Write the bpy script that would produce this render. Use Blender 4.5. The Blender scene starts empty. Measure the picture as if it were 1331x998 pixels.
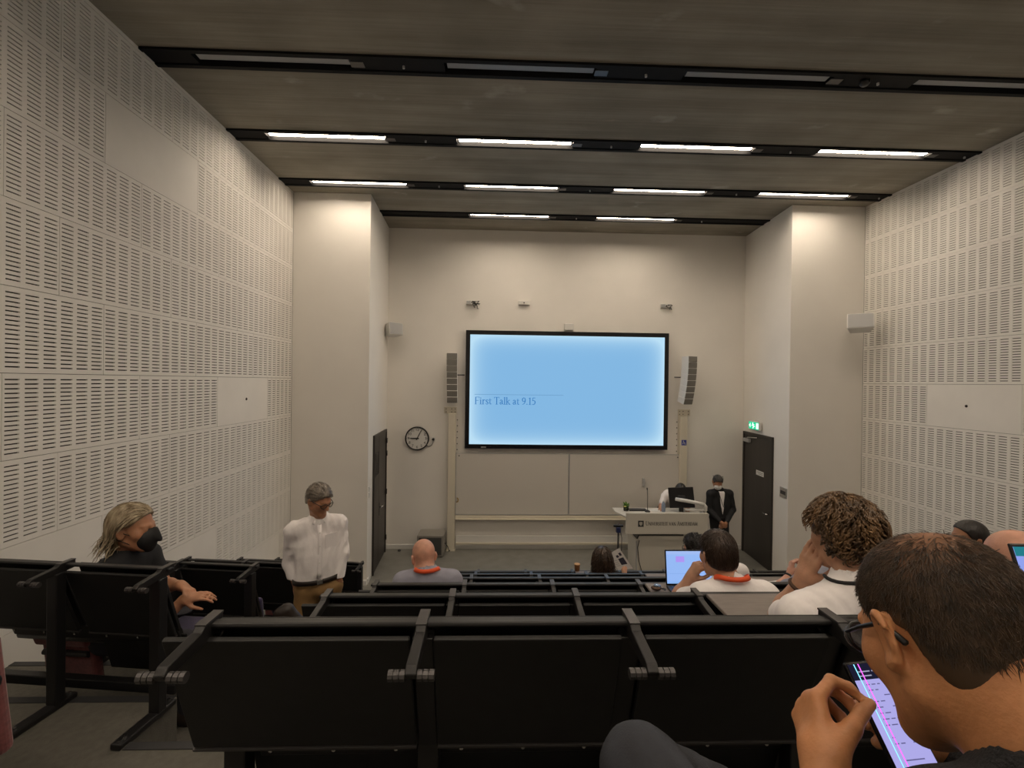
import bpy, bmesh, math, random
import numpy as np
from mathutils import Vector, Matrix, Euler

# ------------------------------------------------------------------ camera, world, exposure
SC = bpy.context.scene
COL = SC.collection
CZ = 3.375                                   # eye height above the stage floor
YAW, PITCH, ROLL, FPX = .0331, -.0043, .0128, 595.0
_fw = np.array([math.sin(YAW)*math.cos(PITCH), math.cos(YAW)*math.cos(PITCH), math.sin(PITCH)])
_r = np.array([math.cos(YAW), -math.sin(YAW), 0.0])
_u = np.cross(_r, _fw)
_r2 = _r*math.cos(ROLL) + _u*math.sin(ROLL)
_u2 = -_r*math.sin(ROLL) + _u*math.cos(ROLL)
cam_d = bpy.data.cameras.new('camera')
cam_d.sensor_width = 36.0
cam_d.lens = 36.0*FPX/1331.0
cam_d.clip_start = .02
cam = bpy.data.objects.new('camera', cam_d)
COL.objects.link(cam)
M = Matrix.Identity(4)
for i in range(3):
    M[i][0] = _r2[i]; M[i][1] = _u2[i]; M[i][2] = -_fw[i]
M[2][3] = CZ
cam.matrix_world = M
SC.camera = cam

W = bpy.data.worlds.new('world')
SC.world = W
W.use_nodes = True
W.node_tree.nodes['Background'].inputs[0].default_value = (.6, .7, .9, 1)
W.node_tree.nodes['Background'].inputs[1].default_value = .01
SC.view_settings.view_transform = 'Standard'
SC.view_settings.look = 'None'
SC.view_settings.gamma = 1
SC.view_settings.use_curve_mapping = False
SC.view_settings.exposure = 0.0
LAMP = 38.0                                  # brightness of the lit strip lamps
LAMP_COL = (1.0, .84, .66)
SCREEN = .95

PI = math.pi
rnd = random.Random(7)


def ray(px, py, Y=None, Z=None):
    """world point seen at photo pixel (px, py) at distance Y (or height Z)"""
    v = _fw + _r2*(px-665.5)/FPX + _u2*(499-py)/FPX
    t = Y/v[1] if Y is not None else (Z-CZ)/v[2]
    return Vector(v*t + np.array([0, 0, CZ]))


# ------------------------------------------------------------------ materials
MATS = {}


def mat(name, col, rough=.6, metal=0., var=0., vscale=8., bump=0., bscale=60., spec=.5, emit=None, es=1., stretch=None, col2=None, sheen=0., trans=0., detail=4.):
    if name in MATS:
        return MATS[name]
    m = bpy.data.materials.new(name)
    m.use_nodes = True
    nt = m.node_tree
    b = nt.nodes['Principled BSDF']
    b.inputs['Base Color'].default_value = (*col, 1)
    b.inputs['Roughness'].default_value = rough
    b.inputs['Metallic'].default_value = metal
    b.inputs['Specular IOR Level'].default_value = spec
    if sheen:
        b.inputs['Sheen Weight'].default_value = sheen
    if trans:
        b.inputs['Transmission Weight'].default_value = trans
    if emit:
        b.inputs['Emission Color'].default_value = (*emit, 1)
        b.inputs['Emission Strength'].default_value = es
    tc = None
    if var or bump:
        tc = nt.nodes.new('ShaderNodeTexCoord')
        mp = nt.nodes.new('ShaderNodeMapping')
        if stretch:
            mp.inputs['Scale'].default_value = stretch
        nt.links.new(tc.outputs['Object'], mp.inputs['Vector'])
    if var:
        n = nt.nodes.new('ShaderNodeTexNoise')
        n.inputs['Scale'].default_value = vscale
        n.inputs['Detail'].default_value = detail
        nt.links.new(mp.outputs[0], n.inputs['Vector'])
        r = nt.nodes.new('ShaderNodeValToRGB')
        c2 = col2 or tuple(min(1, c*(1+var)) for c in col)
        c1 = tuple(c*(1-var) for c in col) if not col2 else col
        r.color_ramp.elements[0].color = (*c1, 1)
        r.color_ramp.elements[0].position = .33
        r.color_ramp.elements[1].color = (*c2, 1)
        r.color_ramp.elements[1].position = .67
        nt.links.new(n.outputs['Fac'], r.inputs['Fac'])
        nt.links.new(r.outputs['Color'], b.inputs['Base Color'])
    if bump:
        n2 = nt.nodes.new('ShaderNodeTexNoise')
        n2.inputs['Scale'].default_value = bscale
        n2.inputs['Detail'].default_value = 3
        nt.links.new(mp.outputs[0], n2.inputs['Vector'])
        bp = nt.nodes.new('ShaderNodeBump')
        bp.inputs['Strength'].default_value = bump
        bp.inputs['Distance'].default_value = .01
        nt.links.new(n2.outputs['Fac'], bp.inputs['Height'])
        nt.links.new(bp.outputs[0], b.inputs['Normal'])
    MATS[name] = m
    return m


def emat(name, col, s):
    if name in MATS:
        return MATS[name]
    m = bpy.data.materials.new(name)
    m.use_nodes = True
    nt = m.node_tree
    nt.nodes.clear()
    e = nt.nodes.new('ShaderNodeEmission')
    o = nt.nodes.new('ShaderNodeOutputMaterial')
    e.inputs[0].default_value = (*col, 1)
    e.inputs[1].default_value = s
    nt.links.new(e.outputs[0], o.inputs[0])
    MATS[name] = m
    return m


PAINT = mat('wall_paint', (.82, .79, .74), .75, var=.02, vscale=1.5, bump=.05, bscale=140)
PANEL = mat('acoustic_panel', (.80, .775, .73), .7, var=.02, vscale=3)
CAVITY = mat('panel_cavity', (.035, .028, .022), .9)
CONC = None
LINO = mat('grey_linoleum', (.19, .185, .165), .45, var=.10, vscale=5, bump=.03, bscale=90)
TIERM = mat('tier_carpet', (.10, .093, .078), .85, var=.12, vscale=30, bump=.2, bscale=220)
BLACK = mat('black_laminate', (.0065, .0063, .0065), .5, var=.25, vscale=20, bump=.06, bscale=300)
BLACKM = mat('black_metal', (.011, .0105, .011), .38, metal=.0, spec=.5)
GREYM = mat('dark_grey_metal', (.09, .085, .085), .35, metal=.6)
STEEL = mat('bright_steel', (.6, .6, .6), .25, metal=1.)
TABTOP = mat('grey_brown_laminate', (.20, .17, .155), .5, var=.08, vscale=12, stretch=(1, 6, 1))
RED = mat('red_fabric', (.20, .055, .055), .9, var=.2, vscale=60, bump=.2, bscale=400, sheen=.3)
PURPLE = mat('purple_fabric', (.032, .023, .080), .9, var=.2, vscale=60, bump=.2, bscale=400, sheen=.3)
DOORM = mat('dark_brown_door', (.028, .023, .020), .4, var=.2, vscale=6, stretch=(1, 1, .12))
WHITE = mat('white_plastic', (.72, .71, .68), .45)
CREAM = mat('cream_metal', (.66, .61, .50), .45)
GREYP = mat('grey_speaker_cloth', (.20, .19, .17), .8, bump=.2, bscale=500)
LGREY = mat('light_grey_plastic', (.42, .42, .42), .5)
SCRBLK = mat('black_glossy_bezel', (.008, .008, .010), .25)
WBOARD = mat('whiteboard_enamel', (.62, .59, .54), .12, spec=.6)
DARK = mat('dark_grey_plastic', (.03, .03, .032), .5)


# ------------------------------------------------------------------ mesh helpers
class MB:
    def __init__(s):
        s.v = []; s.f = []

    def add(s, vs, fs):
        o = len(s.v)
        s.v += [tuple(v) for v in vs]
        s.f += [tuple(i+o for i in f) for f in fs]
        return s

    def box(s, c, d, R=None):
        hx, hy, hz = d[0]/2, d[1]/2, d[2]/2
        vs = [Vector((x, y, z)) for x in (-hx, hx) for y in (-hy, hy) for z in (-hz, hz)]
        if R is not None:
            vs = [R @ v for v in vs]
        c = Vector(c)
        return s.add([v+c for v in vs], [(0, 1, 3, 2), (4, 6, 7, 5), (0, 4, 5, 1), (2, 3, 7, 6), (0, 2, 6, 4), (1, 5, 7, 3)])

    def bb(s, x0, x1, y0, y1, z0, z1):
        return s.box(((x0+x1)/2, (y0+y1)/2, (z0+z1)/2), (abs(x1-x0), abs(y1-y0), abs(z1-z0)))

    def cyl(s, a, b, r, r2=None, n=14):
        return s.tube([a, b], [r, r if r2 is None else r2], n)

    def tube(s, pts, r, n=8, closed=False, flat=None):
        pts = [Vector(p) for p in pts]
        m = len(pts)
        if not hasattr(r, '__len__'):
            r = [r]*m
        up = None
        vs = []
        for i, p in enumerate(pts):
            if closed:
                t = pts[(i+1) % m]-pts[i-1]
            else:
                t = pts[min(i+1, m-1)]-pts[max(i-1, 0)]
            t.normalize()
            if up is None:
                up = Vector((0, 0, 1)) if abs(t.z) < .9 else Vector((1, 0, 0))
                if flat is not None:
                    up = Vector(flat)
            sd = t.cross(up)
            if sd.length < 1e-6:
                sd = t.orthogonal()
            sd.normalize()
            if flat is None:
                up = sd.cross(t).normalized()
            uu = sd.cross(t).normalized()
            for k in range(n):
                a = 2*PI*k/n
                vs.append(p + (sd*math.cos(a) + uu*math.sin(a))*r[i])
        fs = []
        for i in range(m if closed else m-1):
            j = (i+1) % m
            for k in range(n):
                k2 = (k+1) % n
                fs.append((i*n+k, i*n+k2, j*n+k2, j*n+k))
        if not closed:
            fs.append(tuple(range(n))[::-1])
            fs.append(tuple((m-1)*n+k for k in range(n)))
        return s.add(vs, fs)

    def prism(s, poly, axis, a, b):
        """extrude a 2D polygon along axis ('x','y','z') from a to b"""
        n = len(poly)
        def P(p, t):
            return {'x': (t, p[0], p[1]), 'y': (p[0], t, p[1]), 'z': (p[0], p[1], t)}[axis]
        vs = [P(p, a) for p in poly] + [P(p, b) for p in poly]
        fs = [tuple(range(n))[::-1], tuple(range(n, 2*n))] + [(i, (i+1) % n, n+(i+1) % n, n+i) for i in range(n)]
        return s.add(vs, fs)

    def lathe(s, prof, c=(0, 0, 0), n=24):
        vs = []
        m = len(prof)
        for r, z in prof:
            for k in range(n):
                a = 2*PI*k/n
                vs.append((c[0]+r*math.cos(a), c[1]+r*math.sin(a), c[2]+z))
        fs = [(i*n+k, i*n+(k+1) % n, (i+1)*n+(k+1) % n, (i+1)*n+k) for i in range(m-1) for k in range(n)]
        fs.append(tuple(range(n))[::-1]); fs.append(tuple((m-1)*n+k for k in range(n)))
        return s.add(vs, fs)

    def ribbon(s, pts, w, t, nrm):
        """flat band along pts, width w, thickness t; nrm: list of outward normals"""
        pts = [Vector(p) for p in pts]
        vs = []
        m = len(pts)
        for i, p in enumerate(pts):
            tt = (pts[min(i+1, m-1)]-pts[max(i-1, 0)]).normalized()
            n_ = Vector(nrm[i]).normalized()
            sd = tt.cross(n_).normalized()*w/2
            vs += [p+sd, p-sd, p-sd+n_*t, p+sd+n_*t]
        fs = [(0, 1, 2, 3)]
        for i in range(m-1):
            for k in range(4):
                fs.append((i*4+k, i*4+(k+1) % 4, i*4+4+(k+1) % 4, i*4+4+k))
        fs.append(((m-1)*4+3, (m-1)*4+2, (m-1)*4+1, (m-1)*4))
        return s.add(vs, fs)

    def mesh(s, name, m, smooth=False, fix=True):
        me = bpy.data.meshes.new(name)
        me.from_pydata(s.v, [], s.f)
        me.materials.append(m)
        if fix:
            b = bmesh.new(); b.from_mesh(me)
            bmesh.ops.recalc_face_normals(b, faces=b.faces)
            b.to_mesh(me); b.free()
        if smooth:
            me.polygons.foreach_set('use_smooth', [True]*len(me.polygons))
        me.update()
        return me

    def build(s, name, m, parent=None, smooth=False, bevel=0., loc=None, rotz=0., seg=2):
        return link(name, s.mesh(name, m, smooth), parent, loc, rotz, bevel, seg)


def link(name, me, parent=None, loc=None, rotz=0., bevel=0., seg=2):
    o = bpy.data.objects.new(name, me)
    COL.objects.link(o)
    if parent is not None:
        o.parent = parent
    if loc is not None:
        o.location = loc
    if rotz:
        o.rotation_euler = (0, 0, rotz)
    if bevel:
        b = o.modifiers.new('bevel', 'BEVEL')
        b.width = bevel; b.segments = seg; b.limit_method = 'ANGLE'; b.angle_limit = .6
        b.harden_normals = False
    return o


def tag(o, label=None, cat=None, group=None, kind=None):
    if label: o['label'] = label
    if cat: o['category'] = cat
    if group: o['group'] = group
    if kind: o['kind'] = kind
    return o


def thing(name, label, cat, loc=(0, 0, 0), rotz=0., group=None, kind=None):
    o = bpy.data.objects.new(name, None)
    COL.objects.link(o)
    o.empty_display_size = .1
    o.location = loc
    o.rotation_euler = (0, 0, rotz)
    return tag(o, label, cat, group, kind)


def text_mesh(txt, size, m, name='lettering', align='CENTER', extrude=.0006):
    cu = bpy.data.curves.new('t', 'FONT')
    cu.body = txt; cu.size = size; cu.align_x = align; cu.align_y = 'CENTER'; cu.extrude = extrude
    o = bpy.data.objects.new('t', cu)
    COL.objects.link(o)
    dg = bpy.context.evaluated_depsgraph_get()
    me = bpy.data.meshes.new_from_object(o.evaluated_get(dg))
    me.name = name
    bpy.data.objects.remove(o); bpy.data.curves.remove(cu)
    me.materials.clear(); me.materials.append(m)
    return me


# stroke lettering with serifs (roman book face)
GL = {
 'F': (.58, [[(.12, 0, 1), (.12, 1, 1)], [(.12, 1, .5), (.55, 1, .5)], [(.12, .52, .5), (.45, .52, .5)], [(.55, 1, .5), (.55, .85, .4)]], [(.12, 0, .2)]),
 'T': (.66, [[(.33, 0, 1), (.33, 1, 1)], [(.02, 1, .5), (.64, 1, .5)], [(.03, 1, .4), (.03, .84, .4)], [(.63, 1, .4), (.63, .84, .4)]], [(.33, 0, .24)]),
 'i': (.30, [[(.15, 0, 1), (.15, .62, 1)], [(.15, .82, 1.2), (.15, .9, 1.2)], [(.15, .62, .5), (.04, .57, .4)]], [(.15, 0, .22)]),
 'r': (.42, [[(.14, 0, 1), (.14, .62, 1)], [(.14, .42, .5), (.24, .6, .7), (.38, .6, .9)], [(.14, .62, .5), (.03, .57, .4)]], [(.14, 0, .22)]),
 's': (.42, [[(.35, .48, .5), (.32, .6, .6), (.18, .62, .7), (.08, .52, .9), (.14, .38, 1), (.28, .27, 1), (.35, .15, .9), (.26, .01, .7), (.12, .01, .6), (.06, .15, .5)]], []),
 't': (.36, [[(.14, .8, .6), (.14, .12, 1), (.2, .01, .8), (.33, .06, .5)], [(.02, .6, .5), (.32, .6, .5)]], []),
 'a': (.50, [[(.08, .5, .7), (.14, .61, .7), (.27, .62, .8), (.34, .5, 1), (.34, .1, 1), (.46, .03, .6)], [(.34, .38, .5), (.16, .31, .7), (.06, .17, .9), (.14, .02, .8), (.26, .04, .6), (.34, .15, .5)]], []),
 'l': (.28, [[(.14, 0, 1), (.14, 1, 1)], [(.14, 1, .5), (.03, .95, .4)]], [(.14, 0, .22)]),
 'k': (.54, [[(.13, 0, 1), (.13, 1, 1)], [(.13, .3, .5), (.42, .6, .5)], [(.22, .38, .8), (.48, 0, .9)], [(.13, 1, .5), (.03, .95, .4)]], [(.13, 0, .2), (.47, 0, .18), (.42, .6, .18)]),
 '9': (.52, [[(.44, .68, 1), (.38, .9, .8), (.24, .97, .6), (.1, .85, .9), (.07, .66, 1), (.14, .46, .8), (.28, .42, .6), (.42, .56, .8), (.44, .68, 1), (.4, .35, .9), (.28, .12, .7), (.1, 0, .5)]], []),
 '1': (.46, [[(.25, 0, 1), (.25, .97, 1)], [(.25, .97, .5), (.09, .86, .5)]], [(.25, 0, .26)]),
 '5': (.5, [[(.42, .96, .7), (.15, .96, .7), (.11, .55, .6), (.24, .6, .7), (.38, .52, .9), (.43, .33, 1), (.37, .12, .9), (.22, 0, .7), (.07, .05, .6)]], []),
 '.': (.24, [[(.12, .03, 1.3), (.12, .08, 1.3)]], []),
 ' ': (.28, [], []),
 'U': (.74, [[(.13, 1, 1), (.13, .3, 1), (.22, .06, .9), (.38, 0, .7), (.54, .06, .6), (.62, .3, .5), (.62, 1, .5)]], [(.13, 1, .22), (.62, 1, .18)]),
 'N': (.76, [[(.13, 0, .5), (.13, 1, .5)], [(.13, 1, 1), (.63, 0, 1)], [(.63, 0, .5), (.63, 1, .5)]], [(.13, 0, .2), (.63, 1, .2)]),
 'I': (.34, [[(.17, 0, 1), (.17, 1, 1)]], [(.17, 0, .24), (.17, 1, .24)]),
 'V': (.7, [[(.1, 1, 1), (.36, 0, .8)], [(.36, 0, .6), (.61, 1, .5)]], [(.1, 1, .2), (.61, 1, .18)]),
 'E': (.6, [[(.13, 0, 1), (.13, 1, 1)], [(.13, 1, .5), (.52, 1, .5)], [(.13, .52, .5), (.44, .52, .5)], [(.13, 0, .5), (.54, 0, .5)]], []),
 'R': (.66, [[(.13, 0, 1), (.13, 1, 1)], [(.13, 1, .5), (.4, .97, .7), (.5, .77, 1), (.4, .56, .7), (.13, .52, .5)], [(.3, .52, .9), (.6, 0, .9)]], [(.13, 0, .22)]),
 'S': (.52, [[(.44, .8, .5), (.38, .97, .6), (.22, 1, .7), (.1, .82, .9), (.16, .6, 1), (.36, .44, 1), (.45, .22, .9), (.34, .02, .7), (.16, 0, .6), (.08, .22, .5)]], []),
 'A': (.72, [[(.1, 0, .5), (.37, 1, .6)], [(.37, 1, 1), (.63, 0, 1)], [(.2, .36, .5), (.54, .36, .5)]], [(.1, 0, .2), (.63, 0, .22)]),
 'M': (.9, [[(.13, 0, .5), (.15, 1, .5)], [(.15, 1, 1), (.45, .1, .9)], [(.45, .1, .5), (.74, 1, .5)], [(.74, 1, 1), (.77, 0, 1)]], [(.13, 0, .2), (.77, 0, .22)]),
 'D': (.74, [[(.13, 0, 1), (.13, 1, 1)], [(.13, 1, .5), (.4, .98, .7), (.58, .8, .9), (.64, .5, 1), (.58, .2, .9), (.4, .02, .7), (.13, 0, .5)]], [])}


def roman(txt, x, z, size, wt=.09, small=None):
    """letters as flat shapes in the XZ plane; lower-case asks for small capitals when small is set"""
    mb = MB()
    for ch in txt:
        sc = size
        if small and ch.islower():
            ch = ch.upper(); sc = size*small
        if ch not in GL:
            x += .3*sc; continue
        adv, strokes, serifs = GL[ch]
        for st in strokes:
            for a, b in zip(st, st[1:]):
                ax, az, bx_, bz = x+a[0]*sc, z+a[1]*sc, x+b[0]*sc, z+b[1]*sc
                d = Vector((bx_-ax, bz-az)); L = max(d.length, 1e-6); d /= L
                n = Vector((-d.y, d.x))*wt*size/2
                e = d*wt*size*.2
                mb.add([(ax-e.x+n.x*a[2], 0, az-e.y+n.y*a[2]), (ax-e.x-n.x*a[2], 0, az-e.y-n.y*a[2]), (bx_+e.x-n.x*b[2], 0, bz+e.y-n.y*b[2]), (bx_+e.x+n.x*b[2], 0, bz+e.y+n.y*b[2])], [(0, 1, 2, 3)])
        for sx, sz, hw in serifs:
            cx, cz, h = x+sx*sc, z+sz*sc, hw*sc*.62
            mb.add([(cx-h, 0, cz-.025*sc), (cx+h, 0, cz-.025*sc), (cx+h, 0, cz+.025*sc), (cx-h, 0, cz+.025*sc)], [(0, 1, 2, 3)])
        x += adv*sc
    return mb, x


# ------------------------------------------------------------------ the room
XL, XR, ZC, YP, YF, YB = -3.353, 6.23, 6.431, 7.597, 9.256, -2.2
XPL, XFL, XPR, XFR = -2.101, -2.192, 4.959, 5.077


def concrete():
    m = bpy.data.materials.new('board_marked_concrete')
    m.use_nodes = True
    nt = m.node_tree; b = nt.nodes['Principled BSDF']
    b.inputs['Roughness'].default_value = .85
    tc = nt.nodes.new('ShaderNodeTexCoord')
    def noise(scale, st, det=5):
        mp = nt.nodes.new('ShaderNodeMapping'); mp.inputs['Scale'].default_value = st
        n = nt.nodes.new('ShaderNodeTexNoise'); n.inputs['Scale'].default_value = scale; n.inputs['Detail'].default_value = det
        nt.links.new(tc.outputs['Object'], mp.inputs[0]); nt.links.new(mp.outputs[0], n.inputs['Vector'])
        return n.outputs['Fac']
    a = noise(1.0, (.35, 5, 1)); c = noise(1.1, (1, 1.3, 1)); d = noise(6, (.15, 7, 1), 3)
    ad = nt.nodes.new('ShaderNodeMath'); ad.operation = 'ADD'
    nt.links.new(a, ad.inputs[0]); nt.links.new(c, ad.inputs[1])
    ad2 = nt.nodes.new('ShaderNodeMath'); ad2.operation = 'MULTIPLY_ADD'
    nt.links.new(d, ad2.inputs[0]); ad2.inputs[1].default_value = .5
    nt.links.new(ad.outputs[0], ad2.inputs[2])
    r = nt.nodes.new('ShaderNodeValToRGB')
    r.color_ramp.elements[0].position = .40; r.color_ramp.elements[0].color = (.22, .20, .16, 1)
    r.color_ramp.elements[1].position = .62; r.color_ramp.elements[1].color = (.36, .33, .27, 1)
    dv = nt.nodes.new('ShaderNodeMath'); dv.operation = 'DIVIDE'; dv.inputs[1].default_value = 2.5
    nt.links.new(ad2.outputs[0], dv.inputs[0]); nt.links.new(dv.outputs[0], r.inputs[0])
    # pale scuffs
    s = noise(1.6, (1.0, 1.6, 1), 8)
    rs = nt.nodes.new('ShaderNodeValToRGB')
    rs.color_ramp.elements[0].position = .66; rs.color_ramp.elements[0].color = (0, 0, 0, 1)
    rs.color_ramp.elements[1].position = .78; rs.color_ramp.elements[1].color = (1, 1, 1, 1)
    nt.links.new(s, rs.inputs[0])
    mx = nt.nodes.new('ShaderNodeMix'); mx.data_type = 'RGBA'
    mx.inputs[7].default_value = (.48, .45, .40, 1)
    nt.links.new(rs.outputs[0], mx.inputs[0]); nt.links.new(r.outputs[0], mx.inputs[6])
    nt.links.new(mx.outputs[2], b.inputs['Base Color'])
    bp = nt.nodes.new('ShaderNodeBump'); bp.inputs['Strength'].default_value = .35; bp.inputs['Distance'].default_value = .02
    nt.links.new(ad2.outputs[0], bp.inputs['Height']); nt.links.new(bp.outputs[0], b.inputs['Normal'])
    return m


CONC = concrete()


def struct(name, mb, m, label, cat, bevel=0.):
    return tag(mb.build(name, m, None, bevel=bevel), label, cat, kind='structure')


TRACKS = [-.98, .38, 1.745, 3.11, 4.479, 5.846, 7.194, 8.43]
ceil = struct('ceiling', MB().bb(XL-.2, XR+.2, YB-.1, YF+.1, ZC+.07, ZC+.25), CONC, 'board-marked brown grey concrete ceiling over the lecture hall', 'ceiling')
for a, b in zip([YB-.23]+TRACKS, TRACKS+[YF+.22]):
    MB().bb(XL-.1, XR+.1, a+.128, b-.128, ZC, ZC+.075).build('concrete_slab', CONC, ceil)
floor = struct('floor', MB().bb(XL-.2, XR+.2, 5.9, YF+.1, -.1, 0), LINO, 'grey linoleum stage floor before the whiteboard', 'floor')
struct('wall_front', MB().bb(XFL-.1, XFR+.1, YF, YF+.15, 0, ZC), PAINT, 'off-white painted front wall behind the big screen', 'wall')
struct('wall_back', MB().bb(XL-.2, XR+.2, YB-.15, YB, 0, ZC), PAINT, 'plain back wall behind the seats', 'wall')
struct('wall_front_left', MB().prism([(XL, YP), (XPL, YP), (XFL, YF), (XL, YF)], 'z', 0, ZC), PAINT, 'off-white wall block beside the left door', 'wall', .006)
struct('wall_front_right', MB().prism([(XPR, YP), (XR, YP), (XR, YF), (XFR, YF)], 'z', 0, ZC), PAINT, 'off-white wall block beside the exit door', 'wall', .006)
wl = struct('wall_left', MB().bb(XL-.15, XL-.035, YB, YP+.2, 0, ZC), CAVITY, 'wall of slotted white acoustic panels by the narrow seat block', 'wall')
wr = struct('wall_right', MB().bb(XR+.035, XR+.15, YB, YP+.2, 0, ZC), CAVITY, 'wall of slotted white acoustic panels beyond the wide seat block', 'wall')

PCACHE = {}


def panel_mesh(sgn, u0, u1, slots=True, hole=False, h=.6):
    """acoustic panel: local y along the wall from 0 to u1-u0, z up; front face at x=0 (sgn = side it faces)"""
    key = (sgn, round(u0, 3), round(u1, 3), slots, hole, h)
    if key in PCACHE:
        return PCACHE[key]
    g = .002
    t = -.012*sgn
    mb = MB()
    lo, hi, zb, zt = u0+g, u1-g, g, h-g
    def q(a, b, c, d):
        mb.add([(0, a-u0, c), (0, b-u0, c), (0, b-u0, d), (0, a-u0, d)], [(0, 1, 2, 3)])
    def side(a, b, c, d):
        mb.add([(0, a-u0, c), (0, b-u0, c), (0, b-u0, d), (0, a-u0, d), (t, a-u0, c), (t, b-u0, c), (t, b-u0, d), (t, a-u0, d)],
               [(0, 4, 5, 1), (1, 5, 6, 2), (2, 6, 7, 3), (3, 7, 4, 0)])
    if not slots:
        q(lo, hi, zb, zt)
    else:
        cur = lo
        P = 1.2/9
        for c in range(9):
            a, b = c*P+(P-.098)/2, c*P+(P+.098)/2
            a, b = max(a, lo+.004), min(b, hi-.004)
            if b-a < .02:
                continue
            q(cur, a, zb, zt)
            zc = zb
            for k in range(17):
                z0 = .3+(k-8)*.032-.0047
                z1 = z0+.0094
                q(a, b, zc, z0); side(a, b, z0, z1)
                zc = z1
            q(a, b, zc, zt)
            cur = b
        q(cur, hi, zb, zt)
    side(lo, hi, zb, zt)
    me = mb.mesh('panel', PANEL, fix=False)
    PCACHE[key] = me
    return me


def panel_wall(parent, X, sgn, z0, first, shift, start, blanks, ylo):
    n = 0
    for r in range(-6, 5):
        j0 = first + shift*(r+1)
        k = math.floor((YB-j0)/1.2)
        zb = z0+.6*r
        while True:
            a = j0+1.2*k
            b = a+1.2
            k += 1
            if a >= YP-.02:
                break
            lo, hi = max(a, ylo), min(b, YP)
            if hi-lo < .03:
                continue
            if zb < 0:
                continue
            sl = a >= start.get(r, -9 if r >= -2 else 99)-.01 and not any(r == br and abs(a-ba) < .1 for br, ba in blanks)
            o = link('panel', panel_mesh(sgn, lo-a, hi-a, sl), parent)
            o.location = (X, lo, zb)
            n += 1
    top = z0+.6*5
    s = MB().bb(X, X-.012*sgn, ylo, YP, top+.003, ZC).build('panel', PANEL, parent)
    s = MB().bb(X, X-.012*sgn, ylo, YP, 0, z0-.6*5).build('panel', PANEL, parent)
    return n


panel_wall(wl, XL, 1, 3.392, 3.215, -.4, {-3: 4.015, -4: 5.615, -5: 7.215, -6: 99}, [(-1, 5.615), (3, 4.015)], YB)
# right wall: blank panel between the joints seen below eye level
yr = ray(1204.5, 531, Y=6.6); yr1 = 6.23/((yr.x)/yr.y)
panel_wall(wr, XR, -1, 3.422, yr1-1.2, .4, {-3: yr1-2.4-.8, -4: yr1-1.2, -5: yr1}, [(-1, yr1-1.2)], YB)
for X, y, z, s in ((XL, 6.25, 3.392-.29, 1), (XR, yr1-.56, 3.422-.29, -1)):
    MB().cyl((X-.004*s, y, z), (X+.004*s, y, z), .018, n=12).build('screw_hole', CAVITY, wl if s == 1 else wr)

# tiers of the seating
TZ = [2.028-.318*n for n in range(7)]
YN = [.37+.83*n for n in range(8)]
XA = -1.66                                     # the aisle's edge between the two flights
for n in range(7):
    y0 = YB if n == 0 else YN[n]+.10
    y1 = YN[n+1]+.10 if n < 6 else 6.2
    MB().bb(XA, XR+.05, y0, y1, -.05, TZ[n]).build('step', TIERM, floor, bevel=.006)
    MB().bb(XA+.01, XR, y1-.04, y1+.004, TZ[n]-.035, TZ[n]+.004).build('step_nosing', DARK, floor)
LY = [2.36+.85*(i-1) for i in range(7)]        # left block, panel lines at its aisle end
LZ = [2.416-.33*(i-1) for i in range(7)]
for i in range(-1, 6):
    zf = (LZ[i] if i >= 0 else LZ[0]+.33)-.72
    y0 = YB if i < 0 else LY[i-1]+.10 if i > 0 else LY[0]-.75
    y1 = LY[i]+.10 if i >= 0 else LY[0]-.75
    if zf > .02:
        MB().bb(XL-.05, XA, y0, y1, -.05, zf).build('step', TIERM, floor, bevel=.006)
        MB().bb(XL, XA-.01, y1-.04, y1+.004, zf-.035, zf+.004).build('step_nosing', DARK, floor)

# skirting
def skirt(name, a, b, side, label):
    a, b = Vector(a), Vector(b)
    d = (b-a).normalized(); n = Vector((-d.y, d.x))*side
    mb = MB()
    prof = [(0, 0), (.018, 0), (.018, .075), (.010, .09), (0, .09)]
    vs = [(*(p + n*w), z) for p in (a, b) for w, z in prof]
    k = len(prof)
    mb.add(vs, [tuple(range(k)), tuple(range(k, 2*k))] + [(i, (i+1) % k, k+(i+1) % k, k+i) for i in range(k)])
    return struct(name, mb, WHITE, label, 'baseboard')


skirt('baseboard_front', (XFL, YF), (XFR, YF), -1, 'white skirting board along the front wall')
skirt('baseboard_left', (XPL-.003, YP+.02), (XFL+.045, YP+.40), -1, 'short white skirting beside the left door')
skirt('baseboard_front_left', (XL, YP), (XPL, YP), -1, 'white skirting at the foot of the left wall block')
skirt('baseboard_right', (XPR+.001, YP), (XPR+.035, YP+.42), 1, 'white skirting between exit door and wall block')
skirt('baseboard_front_right', (XPR, YP), (XR, YP), -1, 'white skirting at the foot of the right wall block')

# doors in the sides of the recess
def recess_x(side, y):
    t = (y-YP)/(YF-YP)
    return XPL+(XFL-XPL)*t if side < 0 else XPR+(XFR-XPR)*t


def door(name, side, ya, yb, h, label):
    root = thing(name, label, 'door', (recess_x(side, ya), ya, 0), math.atan2(-(recess_x(side, yb)-recess_x(side, ya)), yb-ya), kind='structure')
    s = -side                                     # towards the room
    L = yb-ya
    MB().bb(s*.001, s*.035, 0, .05, 0, h).bb(s*.001, s*.035, L-.05, L, 0, h).bb(s*.001, s*.035, .05, L-.05, h-.05, h).build('door_frame', DOORM, root, bevel=.003)
    return root, s, L


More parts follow.
